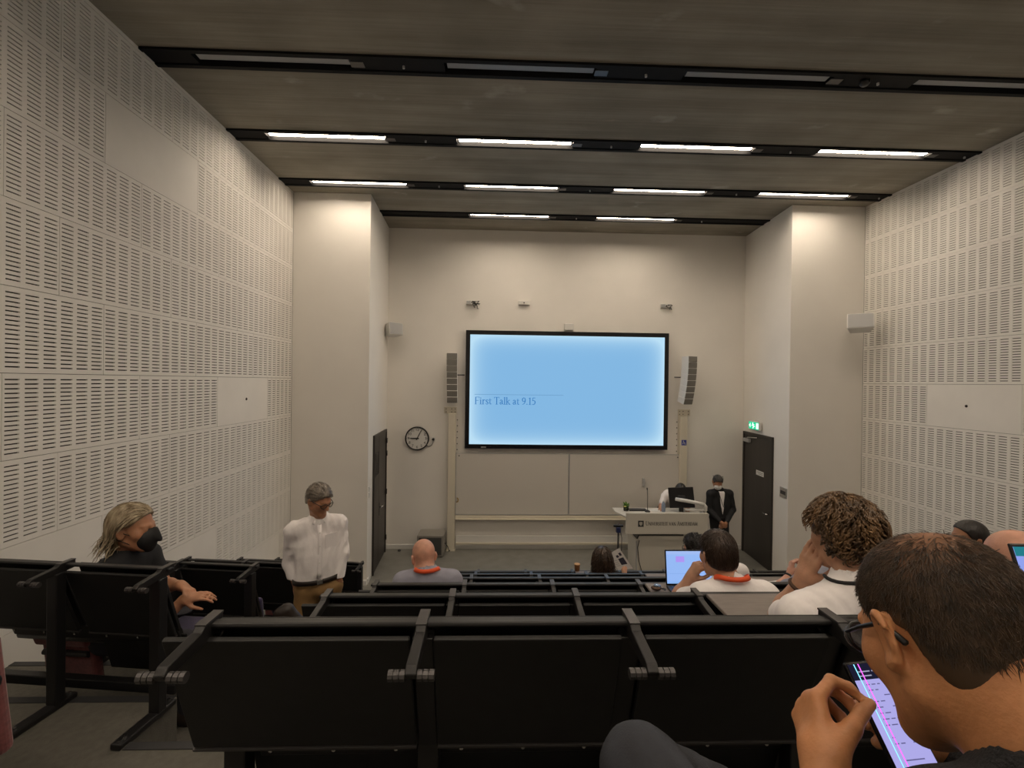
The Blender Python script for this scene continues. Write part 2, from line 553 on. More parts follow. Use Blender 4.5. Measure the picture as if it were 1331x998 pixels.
d1, s, L = door('door_1', -1, 7.95, 9.10, 2.42, 'dark brown double door with ventilation grille in the recess side')
for a, b in ((.055, .45), (.455, L-.055)):
    lf = MB().bb(s*.002, s*.022, a, b, .01, 2.365).build('door_leaf', DOORM, d1, bevel=.003)
    if a < .1:
        for k in range(14):
            MB().box((s*.026, (a+b)/2, 1.72+k*.026), (.008, .26, .012), Euler((0, .5*s, 0)).to_matrix()).build('grille_slat', BLACKM, lf)
        MB().bb(s*.022, s*.03, a+.05, b-.05, 1.68, 1.70).bb(s*.022, s*.03, a+.05, b-.05, 2.075, 2.095).bb(s*.022, s*.03, a+.05, a+.07, 1.7, 2.08).bb(s*.022, s*.03, b-.07, b-.05, 1.7, 2.08).build('grille_frame', BLACKM, lf)
    else:
        MB().cyl((s*.022, a+.07, 1.05), (s*.07, a+.07, 1.05), .010).cyl((s*.066, a+.07, 1.05), (s*.066, a+.19, 1.05), .010).build('door_handle', STEEL, lf, True)
        MB().bb(s*.022, s*.027, a+.045, a+.095, .9, 1.13).build('lock_plate', BLACKM, lf)
for z in (.3, 1.2, 1.95, 2.2):
    MB().cyl((s*.042, L-.05, z-.05), (s*.042, L-.05, z+.05), .012).build('hinge', BLACKM, d1, True)
d2, s, L = door('door_2', 1, 8.06, 9.19, 2.44, 'dark brown door with closer and white notice under the exit sign')
lf = MB().bb(s*.002, s*.022, .055, L-.055, .01, 2.385).build('door_leaf', DOORM, d2, bevel=.003)
MB().bb(s*.022, s*.07, L-.32, L-.08, 2.24, 2.31).build('door_closer', LGREY, lf, bevel=.006)
MB().tube([(s*.06, L-.2, 2.31), (s*.10, L-.35, 2.345), (s*.05, L-.62, 2.37)], .010, 6).build('closer_arm', STEEL, lf)
sg = MB().bb(s*.022, s*.026, .30, .58, 1.66, 1.75).build('notice', WHITE, lf)
for k in range(2):
    MB().bb(s*.0262, s*.027, .33, .55-.06*k, 1.715-.028*k, 1.722-.028*k).build('notice_print', DARK, sg)
MB().cyl((s*.022, .12, 1.02), (s*.07, .12, 1.02), .010).cyl((s*.066, .12, 1.02), (s*.066, .24, 1.02), .010).build('door_handle', STEEL, lf, True)


# ------------------------------------------------------------------ ceiling tracks with strip lamps
LITM = emat('lit_strip', LAMP_COL, LAMP)
UNLIT = mat('unlit_diffuser', (.35, .36, .37), .4)
LX = [(-2.89, -1.46), (-.52, .91), (1.83, 3.26), (4.17, 5.60)]


DIM = emat('dimmed_strip', LAMP_COL, LAMP*.85)
CHAN = mat('matt_black_channel', (.004, .004, .0045), .7, spec=.2)


def track(Y, x0, x1, lamps, lit, label):
    root = thing('light_track', label, 'ceiling light', ((x0+x1)/2, Y, ZC), group='black lamp channels across the ceiling')
    ox = -(x0+x1)/2
    MB().prism([(-.126, .062), (-.126, -.022), (-.080, -.022), (-.064, .046), (.064, .046), (.080, -.022), (.126, -.022), (.126, .062)], 'x', x0+ox+.004, x1+ox-.004).build('channel', CHAN, root)
    for a, b in [(x0, lamps[0][0]-.02)] + [(p[1]+.02, q[0]-.02) for p, q in zip(lamps, lamps[1:])] + [(lamps[-1][1]+.02, x1)]:
        MB().bb(a+ox+.006, b+ox-.006, -.068, .068, -.012, .05).build('cover_plate', CHAN, root)
    for a, b in lamps:
        lp = MB()
        prof = [(.052, .044), (.050, .018), (.034, .008), (-.034, .008), (-.050, .018), (-.052, .044)]
        k = len(prof)
        lp.add([(x+ox, p[0], p[1]) for x in (a, b) for p in prof], [tuple(range(k)), tuple(range(k, 2*k))] + [(i, (i+1) % k, k+(i+1) % k, k+i) for i in range(k)])
        lo = lp.build('strip_lamp', (LITM if Y > 2 else DIM) if lit else UNLIT, root)
        tag(lo, 'glowing warm white strip lamp' if lit else 'switched-off grey strip lamp')
        MB().bb(b+ox+.01, b+ox+.14, -.04, .04, -.016, -.012).build('lamp_driver', GREYM, root, bevel=.004)
        MB().cyl((b+ox+.52, 0, -.012), (b+ox+.52, 0, -.035), .012, n=8).build('sensor', LGREY, root)
    return root


track(4.479, XL, XR, LX, False, 'black ceiling channel with four switched-off strip lamps')
track(5.846, XL, XR, LX, True, 'black ceiling channel with four lit lamps, next to the switched-off one')
track(7.194, XL, XR, LX, True, 'black ceiling channel with four lit lamps, just before the wall blocks')
track(8.43, recess_x(-1, 8.43), recess_x(1, 8.43), LX[1:3], True, 'short black ceiling channel with two lit lamps above the screen recess')
track(3.11, XL, XR, LX, False, 'black ceiling channel of unlit lamps, one bay behind the switched-off one')
track(1.745, XL, XR, LX, True, 'black ceiling channel with four lit lamps over the phone user')
track(.38, XL, XR, LX, True, 'black ceiling channel with four lit lamps over the rear seats')
track(-.98, XL, XR, LX, True, 'black ceiling channel with four lit lamps along the back wall')
tag(MB().lathe([(.0, -.05), (.03, -.05), (.045, -.03), (.045, 0)], n=16).build('smoke_detector', BLACKM, None, True, loc=(3.62, 4.45, ZC-.013)), 'small black smoke detector on the switched-off lamp channel', 'detector')

# ------------------------------------------------------------------ the big screen
def screen_mat():
    m = bpy.data.materials.new('slide_glow'); m.use_nodes = True
    nt = m.node_tree; nt.nodes.clear()
    tc = nt.nodes.new('ShaderNodeTexCoord'); sp = nt.nodes.new('ShaderNodeSeparateXYZ')
    nt.links.new(tc.outputs['Generated'], sp.inputs[0])
    def edge(out, pw):
        a = nt.nodes.new('ShaderNodeMath'); a.operation = 'SUBTRACT'; a.inputs[1].default_value = .5
        b = nt.nodes.new('ShaderNodeMath'); b.operation = 'ABSOLUTE'
        c = nt.nodes.new('ShaderNodeMath'); c.operation = 'MULTIPLY'; c.inputs[1].default_value = 2
        d = nt.nodes.new('ShaderNodeMath'); d.operation = 'POWER'; d.inputs[1].default_value = pw
        nt.links.new(out, a.inputs[0]); nt.links.new(a.outputs[0], b.inputs[0]); nt.links.new(b.outputs[0], c.inputs[0]); nt.links.new(c.outputs[0], d.inputs[0])
        return d.outputs[0]
    mx = nt.nodes.new('ShaderNodeMath'); mx.operation = 'ADD'; mx.use_clamp = True
    nt.links.new(edge(sp.outputs[0], 13), mx.inputs[0]); nt.links.new(edge(sp.outputs[2], 8), mx.inputs[1])
    r = nt.nodes.new('ShaderNodeValToRGB')
    r.color_ramp.elements[0].color = (.24, .50, .80, 1); r.color_ramp.elements[1].color = (.52, .78, .96, 1)
    e = nt.nodes.new('ShaderNodeEmission'); e.inputs[1].default_value = SCREEN
    o = nt.nodes.new('ShaderNodeOutputMaterial')
    nt.links.new(mx.outputs[0], r.inputs[0]); nt.links.new(r.outputs[0], e.inputs[0]); nt.links.new(e.outputs[0], o.inputs[0])
    return m


scr = thing('display_screen', 'huge black-framed display glowing pale blue with the talk title', 'screen', (1.42, 9.15, 3.22))
hw, hh = 2.045, 1.178
MB().bb(-hw, hw, 0, .10, -hh, hh).build('casing', SCRBLK, scr, bevel=.006)
bz = .085
MB().bb(-hw, hw, -.008, 0, hh-bz, hh).bb(-hw, hw, -.008, 0, -hh, -hh+bz).bb(-hw, -hw+bz, -.008, 0, -hh+bz, hh-bz).bb(hw-bz, hw, -.008, 0, -hh+bz, hh-bz).build('bezel', SCRBLK, scr)
pic = MB().bb(-hw+bz, hw-bz, -.003, 0, -hh+bz, hh-bz).build('picture', screen_mat(), scr)
INK = emat('slide_ink', (.03, .18, .48), 1.0)
INK2 = emat('slide_rule', (.13, .30, .52), 1.0)
mb, xe = roman('First Talk at 9.15', 0, 0, .165, .105)
sc_ = 1.22/xe
mb.v = [(x*sc_, 0, z*sc_*.86) for x, y, z in mb.v]
pw = ray(617, 525, Y=9.15)
mb.build('slide_title', INK, pic, loc=(pw.x-1.42, -.0045, pw.z-3.22))
MB().bb(0, 1.78, 0, .001, 0, .008).build('slide_rule', INK2, pic, loc=(pw.x-1.42-.005, -.0045, pw.z-3.22+.19))
MB().bb(-1.72, -1.62, -.0095, -.008, -hh+.02, -hh+.035).build('maker_mark', LGREY, scr)
MB().bb(-1.2, -1.0, .10, .105, -.9, .9).bb(1.0, 1.2, .10, .105, -.9, .9).build('wall_mount', BLACKM, scr)

# ------------------------------------------------------------------ whiteboard with its columns
wb = thing('whiteboard', 'wide two-leaf white enamel board with cream frame beneath the big screen', 'whiteboard', (1.475, YF-.09, 1.33))
for a, b in ((-2.275, -.003), (.003, 2.275)):
    pn = MB().bb(a, b, 0, .02, -.605, .605).build('board_leaf', WBOARD, wb, bevel=.002)
    MB().bb(a, b, -.004, .022, .605, .617).bb(a, b, -.004, .022, -.617, -.605).bb(a-.0, a+.012, -.004, .022, -.605, .605).bb(b-.012, b, -.004, .022, -.605, .605).build('leaf_edge', LGREY, pn)
MB().bb(-2.275, 2.275, -.03, .05, -.70, -.63).build('chalk_tray', CREAM, wb, bevel=.006)
MB().bb(-2.26, 2.26, -.07, -.03, -.70, -.688).build('tray_lip', CREAM, wb)
MB().bb(-2.26, 2.26, .03, .06, -1.26, -1.05).build('lower_panel', WHITE, wb, bevel=.004)
MB().bb(-2.26, 2.26, .0, .03, -1.22, -1.18).build('lower_rail', CREAM, wb, bevel=.004)
for x in (-2.21, 2.21):
    MB().cyl((x, -.006, .56), (x, 0, .56), .014, n=10).build('corner_screw', GREYM, wb)
MB().tube([(-2.24, -.02, -.28), (-2.21, -.05, -.30), (-2.22, -.05, -.345), (-2.25, -.02, -.36)], .012, 6).build('pull_hook', mat('brass', (.45, .30, .10), .35, metal=.8), wb, True)
for sx, x0 in ((-1, -.88), (1, 3.79)):
    c = thing('lift_column', 'cream steel lifting column beside the whiteboard, ' + ('on the clock side' if sx < 0 else 'with the blue sticker'), 'column', (x0, YF-.001, 0))
    MB().bb(-.075, .075, -.13, 0, 0, 2.73).build('column_body', CREAM, c, bevel=.008)
    MB().bb(-.17 if sx < 0 else -.08, .08 if sx < 0 else .17, -.02, 0, 2.73, 2.86).build('top_plate', CREAM, c, bevel=.003)
    for k, (dx, dz) in enumerate([(-.13, 2.82), (-.02, 2.82), (.05, 2.82), (-.13, 2.76), (-.02, 2.76), (.05, 2.76)]):
        MB().cyl((-dx*sx, -.028, dz), (-dx*sx, -.02, dz), .010, n=8).build('bolt', GREYM, c)
    for k in range(6):
        MB().cyl((.095*-sx, -.004, 2.6-k*.12), (.095*-sx, 0, 2.6-k*.12), .012, n=8).build('wall_plug', GREYM, c)
    MB().bb(-.09, .09, -.15, 0, 0, .02).build('foot_plate', CREAM, c)
    if sx > 0:
        st = MB().bb(-.045, .055, -.1325, -.130, 2.14, 2.25).build('blue_sticker', mat('blue_sticker', (.03, .05, .30), .4), c)
        MB().tube([(-.02, -.134, 2.165), (-.01, -.134, 2.205), (.015, -.134, 2.20), (.02, -.134, 2.17), (.035, -.134, 2.16)], .006, 6).cyl((-.008, -.1345, 2.225), (-.008, -.133, 2.225), .009, n=10).build('symbol', WHITE, st)
w_ = MB().box((0, 0, 0), (.05, .035, .16)).build('board_wiper', LGREY, None, bevel=.008, loc=ray(836.5, 626.5, Y=YF-.11))
tag(w_, 'small grey wiper stuck to the whiteboard', 'wiper')

# ------------------------------------------------------------------ line-array loudspeakers
def line_array(x, z0, z1, sx, label):
    root = thing('line_array_speaker', label, 'loudspeaker', (x, YF, (z0+z1)/2))
    N = 8
    H = (z1-z0)/N
    for k in range(N):
        cz = (z1-z0)/2-H*(k+.5)
        q = (k/(N-1))**2
        c0 = Vector((-.055*q*sx if sx > 0 else .01*q, -.22+.05*q, cz))
        R = (Euler((0, 0, .30 if sx > 0 else .06)).to_matrix() @ Euler((.30*(k/(N-1)), 0, 0)).to_matrix())
        c = MB().box(c0, (.205, .20, H+.004), R).build('speaker_cabinet', WHITE, root, bevel=.004)
        MB().box(c0 + R @ Vector((0, -.106, 0)), (.20, .012, H-.006), R).build('grille', GREYP, c, bevel=.003)
    MB().bb(-.03, .03, -.13, 0, -.05, .05).build('wall_bracket', WHITE, root, bevel=.004)
    MB().cyl((sx*-.08, -.10, .05), (sx*-.235, -.06, .05), .012).build('stay_rod', GREYM, root, True)
    return root


line_array(-.885, 2.98, 3.925, -1, 'tall curved grey line-array loudspeaker on the clock side of the screen')
line_array(3.84, 3.0, 3.93, 1, 'tall curved grey line-array loudspeaker on the exit side of the screen')

# ------------------------------------------------------------------ clock
ck = thing('wall_clock', 'round white wall clock with black rim showing five past nine', 'clock', (-1.583, YF, 2.221))
rim = []
RC = .238
MB().lathe([(RC, 0), (RC, .045), (RC-.012, .05), (RC-.022, .045), (RC-.022, .02), (0, .02)][::-1], n=40).build('rim', BLACKM, ck, True)
MB().lathe([(RC-.018, .015), (RC-.018, .028), (0, .028)][::-1], n=40).build('dial', WHITE, ck)
for o in ck.children:
    o.rotation_euler = (PI/2, 0, 0)
for h in range(1, 13):
    a = h*PI/6
    o = link('numeral', text_mesh(str(h), .072, BLACKM, 'numeral'), ck, (math.sin(a)*.172, -.030, math.cos(a)*.172))
    o.rotation_euler = (PI/2, 0, 0)
for h in range(60):
    a = h*PI/30
    if h % 5 == 0:
        MB().box((0, 0, 0), (.006, .002, .014)).build('minute_mark', BLACKM, ck, loc=(math.sin(a)*.205, -.030, math.cos(a)*.205)).rotation_euler = (0, a, 0)
for nm, a, L, w in (('hour_hand', (9+5/60)*PI/6-.04, .135, .024), ('minute_hand', 5*PI/30-.06, .185, .018)):
    o = MB().prism([(-w/2, -.035), (w/2, -.035), (w/2*.7, L), (-w/2*.7, L)], 'y', -.035, -.032).build(nm, BLACKM, ck)
    o.rotation_euler = (0, a, 0)
MB().cyl((0, -.04, 0), (0, -.03, 0), .012, n=12).build('hub', BLACKM, ck)
sk = thing('wall_socket', 'white wall socket with black plug and clock cable', 'socket', (-1.262, YF, 2.205))
MB().bb(-.04, .04, -.012, 0, -.04, .045).build('socket_plate', WHITE, sk, bevel=.004)
MB().cyl((0, -.012, 0), (0, -.05, 0), .028, .02).build('plug', BLACKM, sk, True)
MB().tube([(0, -.045, -.01), (.002, -.045, -.06), (-.03, -.02, -.12), (-.09, -.012, -.15), (-.14, -.012, -.13)], .005, 6).build('cable', DARK, sk, True)

# ------------------------------------------------------------------ fittings on the front wall
def junction(px, py, label, cables):
    p = ray(px, py, Y=YF)
    root = thing('junction_box', label, 'wall box', (p.x, YF, p.z))
    MB().bb(-.11, .11, -.05, 0, -.04, .04).build('trunking', WHITE, root, bevel=.005)
    MB().bb(-.105, -.02, -.054, -.05, -.03, .03).build('socket_plate', LGREY if cables else WHITE, root, bevel=.002)
    MB().cyl((.0, -.058, 0), (.0, -.05, 0), .014, n=10).build('jack', BLACKM, root)
    for k in range(cables):
        r = random.Random(k+int(px))
        x0 = .03+.02*k
        pts = [(x0, -.05, .02)]
        for j in range(1, 7):
            pts.append((x0+r.uniform(-.05, .06), -.07-r.uniform(0, .05), .03-j*.025*r.uniform(.5, 1.4)*(1 if k % 2 else .5)))
        MB().tube(pts, .007, 6).build('cable', BLACKM, root, True)
    return root


junction(613.5, 393.5, 'white wall box trailing black cables above the screen corner', 5)
junction(681, 394, 'plain white wall box above the screen without cables', 0)
junction(865, 398, 'white wall box with coiled cable above the line array', 2)
p = ray(739, 425.5, Y=YF)
ap = thing('wireless_box', 'small white box on the wall just above the screen', 'wall box', (p.x, YF, p.z))
MB().bb(-.095, .095, -.06, 0, -.065, .075).build('housing', WHITE, ap, bevel=.015, seg=3)
MB().bb(-.08, .08, -.061, -.058, -.055, -.05).build('light_slot', LGREY, ap)


def wall_speaker(loc, rz, tilt, s, label, arm):
    root = thing('wall_speaker', label, 'loudspeaker', loc)
    R = (Euler((0, 0, rz)).to_matrix() @ Euler((tilt, 0, 0)).to_matrix())
    c = MB()
    w, d, h = s
    poly = [(-w/2, -d/2), (w/2, -d/2), (w*.36, d/2), (-w*.36, d/2)]
    c.prism(poly, 'z', -h/2, h/2)
    c.v = [tuple(R @ Vector(v)) for v in c.v]
    co = c.build('cabinet', WHITE, root, bevel=.012, seg=3)
    g = MB().box(R @ Vector((0, -d/2-.003, 0)), (w*.92, .006, h*.9), R).build('grille', WHITE if s[0] < .3 else LGREY, co, bevel=.002)
    MB().tube([(0, 0, 0), Vector(arm)*.6, arm], .02, 8).build('bracket', LGREY, root, True)
    MB().cyl(Vector(arm)*.98, Vector(arm)*1.03, .045, n=14).build('wall_plate', WHITE, root)
    return root


p = ray(511, 428.5, Y=8.97)
wall_speaker(p, .75, -.12, (.30, .24, .24), 'small white wall loudspeaker in the recess corner beside the left line array', (-.17, .09, .02))
p = ray(1118, 420, Y=7.25)
wall_speaker(p, -.62, -.30, (.36, .22, .26), 'white tilted wall loudspeaker on the acoustic wall by the exit side', (.12, .345, -.02))

ex = thing('exit_sign', 'glowing green emergency exit sign above the right door', 'exit sign', (recess_x(1, 8.66), 8.66, 2.60), math.atan2(-.118, 1.659))
MB().bb(-.02, 0, -.05, .05, .06, .11).build('ceiling_stem', WHITE, ex)
bd = MB().bb(-.075, -.02, -.20, .20, -.085, .075).build('sign_body', WHITE, ex, bevel=.012, seg=3)
fc = MB().bb(-.078, -.074, -.19, .19, -.075, .065).build('green_face', emat('exit_green', (.02, .62, .30), 1.1), bd)
EW = emat('exit_white', (.75, 1., .85), 1.5)
MB().bb(-.0795, -.078, -.185, -.10, -.06, .05).build('door_symbol', EW, fc)
run = MB().cyl((-.0795, .03, .035), (-.078, .03, .035), .018, n=12)
for a, b in (((.02, .015), (-.01, -.02)), ((-.01, -.02), (-.05, -.02)), ((-.01, -.02), (.02, -.055)), ((.02, .012), (-.03, .015)), ((.03, .012), (.06, -.01))):
    v0, v1 = Vector((-.0788, *a)), Vector((-.0788, *b))
    run.tube([v0, v1], .010, 6)
run.build('running_figure', EW, fc)
MB().prism([(.18, -.005), (.12, -.05), (.12, .04)], 'x', -.0795, -.078).build('arrow', EW, fc)

sp_ = thing('switch_panel', 'grey switch panel on the wall block beside the exit door', 'switch', (recess_x(1, 7.72), 7.72, 1.53), math.atan2(-.118, 1.659))
MB().bb(-.02, 0, -.10, .10, -.085, .085).build('back_plate', STEEL, sp_, bevel=.004)
for k in range(3):
    MB().bb(-.026, -.02, -.07+.05*k, -.03+.05*k, -.03, .03).build('switch_key', GREYM, sp_, bevel=.002)
sp_ = thing('light_switch', 'small white double switch on the edge of the left wall block', 'switch', (recess_x(-1, 7.70), 7.70, 1.52))
for k in range(2):
    MB().bb(0, .018, -.04, .04, .005-.1*k, .085-.1*k).build('switch_plate', WHITE, sp_, bevel=.004)
    MB().bb(.018, .023, -.025, .025, .02-.1*k, .07-.1*k).build('rocker', WHITE, sp_, bevel=.002)

# ------------------------------------------------------------------ subwoofer on the floor
sb = thing('subwoofer', 'grey floor subwoofer with dark front grille against the front wall', 'loudspeaker', (-1.235, 8.97, 0))
MB().bb(-.25, .25, -.20, .20, .02, .42).build('cabinet', mat('grey_box', (.24, .225, .20), .55), sb, bevel=.008)
MB().bb(-.215, .215, -.21, -.2, .05, .385).build('grille', mat('dark_grille', (.05, .05, .048), .7, bump=.3, bscale=400), sb, bevel=.004)
for x in (-.2, .2):
    for y in (-.15, .15):
        MB().cyl((x, y, 0), (x, y, .02), .025).build('rubber_foot', BLACKM, sb)
MB().tube([(.25, .05, .2), (.31, .06, .12), (.33, .1, .02), (.36, .18, .012)], .008, 6).build('cable', BLACKM, sb, True)
p = ray(519, 716, Z=0)
tag(MB().lathe([(.03, 0), (.032, .015), (.02, .03), (0, .035)], n=14).build('door_stop', mat('door_stop_rubber', (.05, .05, .05), .5), None, True, loc=(p.x, p.y, 0)), 'small round door stop on the stage floor', 'door stop')


# ------------------------------------------------------------------ lecture benches: row of tip-up seats whose backs carry fold-down tablets for the row behind
def slab(mb, x0, x1, a, b, t, r=.0):
    """slab between two (y,z) points, thickness t towards +normal"""
    a, b = Vector(a), Vector(b)
    d = (b-a).normalized(); n = Vector((-d.y, d.x))*t
    return mb.prism([a, b, b+n, a+n], 'x', x0, x1)


BENCH_PARTS = {}
ARMM = mat('dark_arm_metal', (.020, .019, .019), .38, metal=.3)
SP = .55


def part_mesh(key, fn, m, smooth=False):
    if key not in BENCH_PARTS:
        BENCH_PARTS[key] = fn().mesh(key.split(':')[0], m, smooth)
    return BENCH_PARTS[key]


def arm_mesh():
    mb = MB()
    mb.prism([(.045, -.035), (.045, .006), (-.03, .006), (-.045, -.004), (-.16, -.016), (-.175, -.03), (-.165, -.046), (-.04, -.04)], 'x', -.013, .013)
    return mb


def bench(name, label, loc, rotz, n, raised, seats_down, left_ext, colors, group):
    root = thing(name, label, 'bench', loc, rotz, group)
    W_ = n*SP
    MB().bb(-.03, W_+.03, -.010, .022, -.014, 0).build('top_ledge', BLACKM, root, bevel=.006)
    rail = slab(MB(), .05, W_-.05, (.145, -.405), (.175, -.49), .03).build('bottom_rail', BLACKM, root, bevel=.004)
    MB().cyl((.05, .215, -.50), (W_-.05, .215, -.50), .03, n=10).build('cross_tube', BLACKM, root, True)
    MB().bb(.03, W_-.03, .10, .15, -.715, -.665).build('floor_rail', BLACKM, root, bevel=.006)
    me_screw = part_mesh('screw', lambda: MB().cyl((0, -.006, 0), (0, .004, 0), .006, n=8), STEEL)
    for k in range(n):
        xc = (k+.5)*SP
        bw = .268 if n > 2 else .225
        me = part_mesh('back_panel:%.2f' % bw, lambda: slab(MB(), -bw, bw, (.022, -.012), (.158, -.42), .018), BLACK)
        link('back_panel', me, root, (xc, 0, 0), bevel=.003)
        for dx in (-.18, 0, .18):
            link('screw', me_screw, root, (xc+dx, .143, -.445))
        lx = -.245-(left_ext if k == 0 else 0)
        if k in raised:
            mb = MB().bb(lx, .245, -.36, -.02, -.004, .012)
            t = mb.build('writing_tablet', TABTOP, root, loc=(xc, 0, 0), bevel=.004)
            tag(t, 'raised grey-brown writing tablet')
            MB().bb(lx, .245, -.372, -.358, -.012, .014).build('tablet_edge', BLACKM, t, bevel=.003)
            MB().bb(lx+.03, -.15, -.30, -.06, -.012, -.004).bb(.15, .215, -.30, -.06, -.012, -.004).build('underside_plate', BLACKM, t)
        else:
            key = 'writing_tablet:%.2f' % lx
            me = part_mesh(key, lambda: slab(MB(), lx, .245, (-.012, -.030), (.118, -.402), -.016), BLACK)
            t = link('writing_tablet', me, root, (xc, 0, 0), bevel=.004)
            me = part_mesh('tablet_edge:%.2f' % lx, lambda: slab(MB(), lx, .245, (.116, -.403), (.119, -.411), -.018), GREYM)
            link('tablet_edge', me, t)
        # the seat on the far side
        cm = colors[k % len(colors)]
        sw = .205 if n > 2 else .165
        ks = '%s:%.2f' % (cm.name, sw)
        me = part_mesh('back_pad:'+ks, lambda: slab(MB(), -sw, sw, (.07, -.10), (.225, -.58), .05), cm)
        link('back_pad', me, root, (xc, 0, 0), bevel=.018, seg=3)
        if k in seats_down:
            me = part_mesh('seat_pad_down:'+ks, lambda: MB().bb(-sw, sw, .24, .64, -.645, -.58), cm)
        else:
            me = part_mesh('seat_pad_up:'+ks, lambda: slab(MB(), -sw, sw, (.285, -.84), (.235, -.36), -.06), cm)
        st = link('seat_pad', me, root, (xc, 0, 0), bevel=.025, seg=3)
        me = part_mesh('seat_hinge', lambda: MB().cyl((-.14, .26, -.63), (.14, .26, -.63), .018, n=10), BLACKM)
        link('seat_hinge', me, root, (xc, 0, 0))
        if n > 2 or k in seats_down:
            link('back_shell', part_mesh('back_shell', lambda: slab(MB(), -.25, .25, (.165, -.43), (.235, -.68), .012), BLACK), root, (xc, 0, 0), bevel=.003)
    for k in range(n+1):
        x = k*SP
        a = link('arm', part_mesh('arm', arm_mesh, ARMM), root, (x, 0, 0), bevel=.003)
        link('arm_cap', part_mesh('arm_cap', lambda: MB().bb(-.0135, .0135, -.032, .046, .004, .0085), GREYM), a)
        def barrel():
            xs = [0, .011, .0112, .0132, .0134, .0244, .0246, .0266, .0268, .038]
            rs = [.0125, .0125, .009, .009, .0125, .0125, .009, .009, .0125, .0125]
            return MB().tube([(x, 0, 0) for x in xs], rs, 10)
        for s in (-1, 1):
            link('hinge_barrel', part_mesh('hinge_barrel', barrel, GREYM, False), a, (.014 if s > 0 else -.052, -.16, -.040))
        def post():
            if n > 2:
                mb = slab(MB(), -.028, .028, (-.005, -.045), (.13, -.44), .045)
                mb.bb(-.03, .03, .125, .185, -.715, -.42)
            else:
                mb = MB().bb(-.027, .027, -.062, -.012, -.715, -.035)
            return mb
        link('post', part_mesh('post:%d' % (n > 2), post, BLACKM), root, (x, 0, 0), bevel=.004)
        f = link('foot', part_mesh('foot', lambda: MB().bb(-.028, .028, -.26, .05, -.719, -.69), BLACKM), root, (x, .12 if n > 2 else 0, 0), bevel=.006)
        for y in (-.24, -.215, .03):
            link('bolt', part_mesh('bolt', lambda: MB().cyl((0, 0, -.69), (0, 0, -.683), .009, n=8), STEEL), f, (0, y, 0))
    return root


ORD = ['', 'one row up from the stage-side row', 'two rows up from the stage-side row', 'three rows up from the stage-side row', 'second from the phone user', 'with an empty tablet row before the phone user']
clabels = {1: 'wide row of black tip-up seats directly before the phone user, all tablets folded',
           2: 'wide row of black tip-up seats before the curly-haired person, one tablet raised',
           3: 'wide row of black tip-up seats carrying the open laptop with lilac block',
           4: 'wide row of black tip-up seats just before the bald person with orange lanyard',
           5: 'wide row of black tip-up seats, second row up from the stage',
           6: 'wide row of black tip-up seats standing closest to the lectern'}
NS = 9
braised = {1: {4}, 2: {3}, 3: {3}, 4: {5}, 5: {4}, 6: {3}}
bdown = {1: {3, 4}, 2: {3}, 3: {0, 5, 7}, 4: {4}, 5: {3}, 6: set()}
for n in range(1, 7):
    bench('lecture_bench', clabels[n], (-.735, YN[n], TZ[n-1]+.72), 0, NS, braised[n], bdown[n], .13, [PURPLE, RED, PURPLE], 'wide rows of lecture seats')
llabels = ['narrow two-seat row behind the masked person, the rearmost of its block', 'narrow two-seat row that the masked long-haired person sits in', 'narrow two-seat row directly before the masked person',
           'narrow two-seat row two ahead of the masked person', 'narrow two-seat row, second from the stage by the slotted wall', 'narrow two-seat row nearest the stage by the left door']
LA = -math.radians(6.3)
for i in range(6):
    bench('lecture_bench', 'black ' + llabels[i], (-1.66-1.1*math.cos(LA)-(.14 if i == 0 else 0), LY[i]-1.1*math.sin(LA), LZ[i]), LA, 2, set(), {1} if i == 1 else set(), .06, [RED, PURPLE] if i != 0 else [PURPLE, RED], 'narrow rows of lecture seats')

# ------------------------------------------------------------------ lectern
LWH = mat('lectern_white', (.62, .59, .52), .5)
lc = thing('lectern', 'white lectern with university name on its overhanging front', 'lectern', (3.05, 8.0, 0))
MB().bb(-.735, .73, 0, .04, .715, 1.085).build('front_apron', LWH, lc, bevel=.004)
MB().prism([(-.735, .04), (.73, .04), (.73, .60), (-.84, .60), (-.84, .34)], 'z', .99, 1.02).build('worktop', LWH, lc, bevel=.004)
MB().bb(-.53, .50, .10, .58, 0, .58).build('pedestal', LWH, lc, bevel=.004)
MB().prism([(.05, .69), (.57, .69), (.57, .58), (.15, .58)], 'x', -.50, .32).build('shadow_gap', BLACKM, lc)
MB().bb(.40, .66, .05, .57, .60, .715).build('side_bracket', LWH, lc)
MB().bb(-.48, .48, .08, .56, .58, .99).build('cable_box', LWH, lc)
MB().bb(-.528, -.50, .098, .1, .02, .56).build('corner_strip', LGREY, lc)
nm, xe = roman('Universiteit van Amsterdam', 0, 0, .088, .13, small=.78)
s_ = .93/xe
nm.v = [(x*s_, 0, z*s_) for x, y, z in nm.v]
nm.build('lettering', DARK, lc, loc=(-.39, -.0015, .872))
em = MB().bb(-.525, -.425, -.003, 0, .845, .955).build('emblem', DARK, lc)
MB().prism([(-.50, .93), (-.45, .93), (-.45, .89), (-.475, .862), (-.50, .89)], 'y', -.0042, -.003).build('shield', LWH, em)
for k in (-1, 0, 1):
    x, z = -.475, .901+k*.016
    MB().tube([(x-.007, -.005, z-.007), (x+.007, -.005, z+.007)], .002, 4).tube([(x-.007, -.005, z+.007), (x+.007, -.005, z-.007)], .002, 4).build('cross', DARK, em)
MB().tube([(-.46, .10, .60), (-.50, .085, .45), (-.47, .09, .2), (-.42, .08, .02)], .007, 6).build('cable', BLACKM, lc, True)
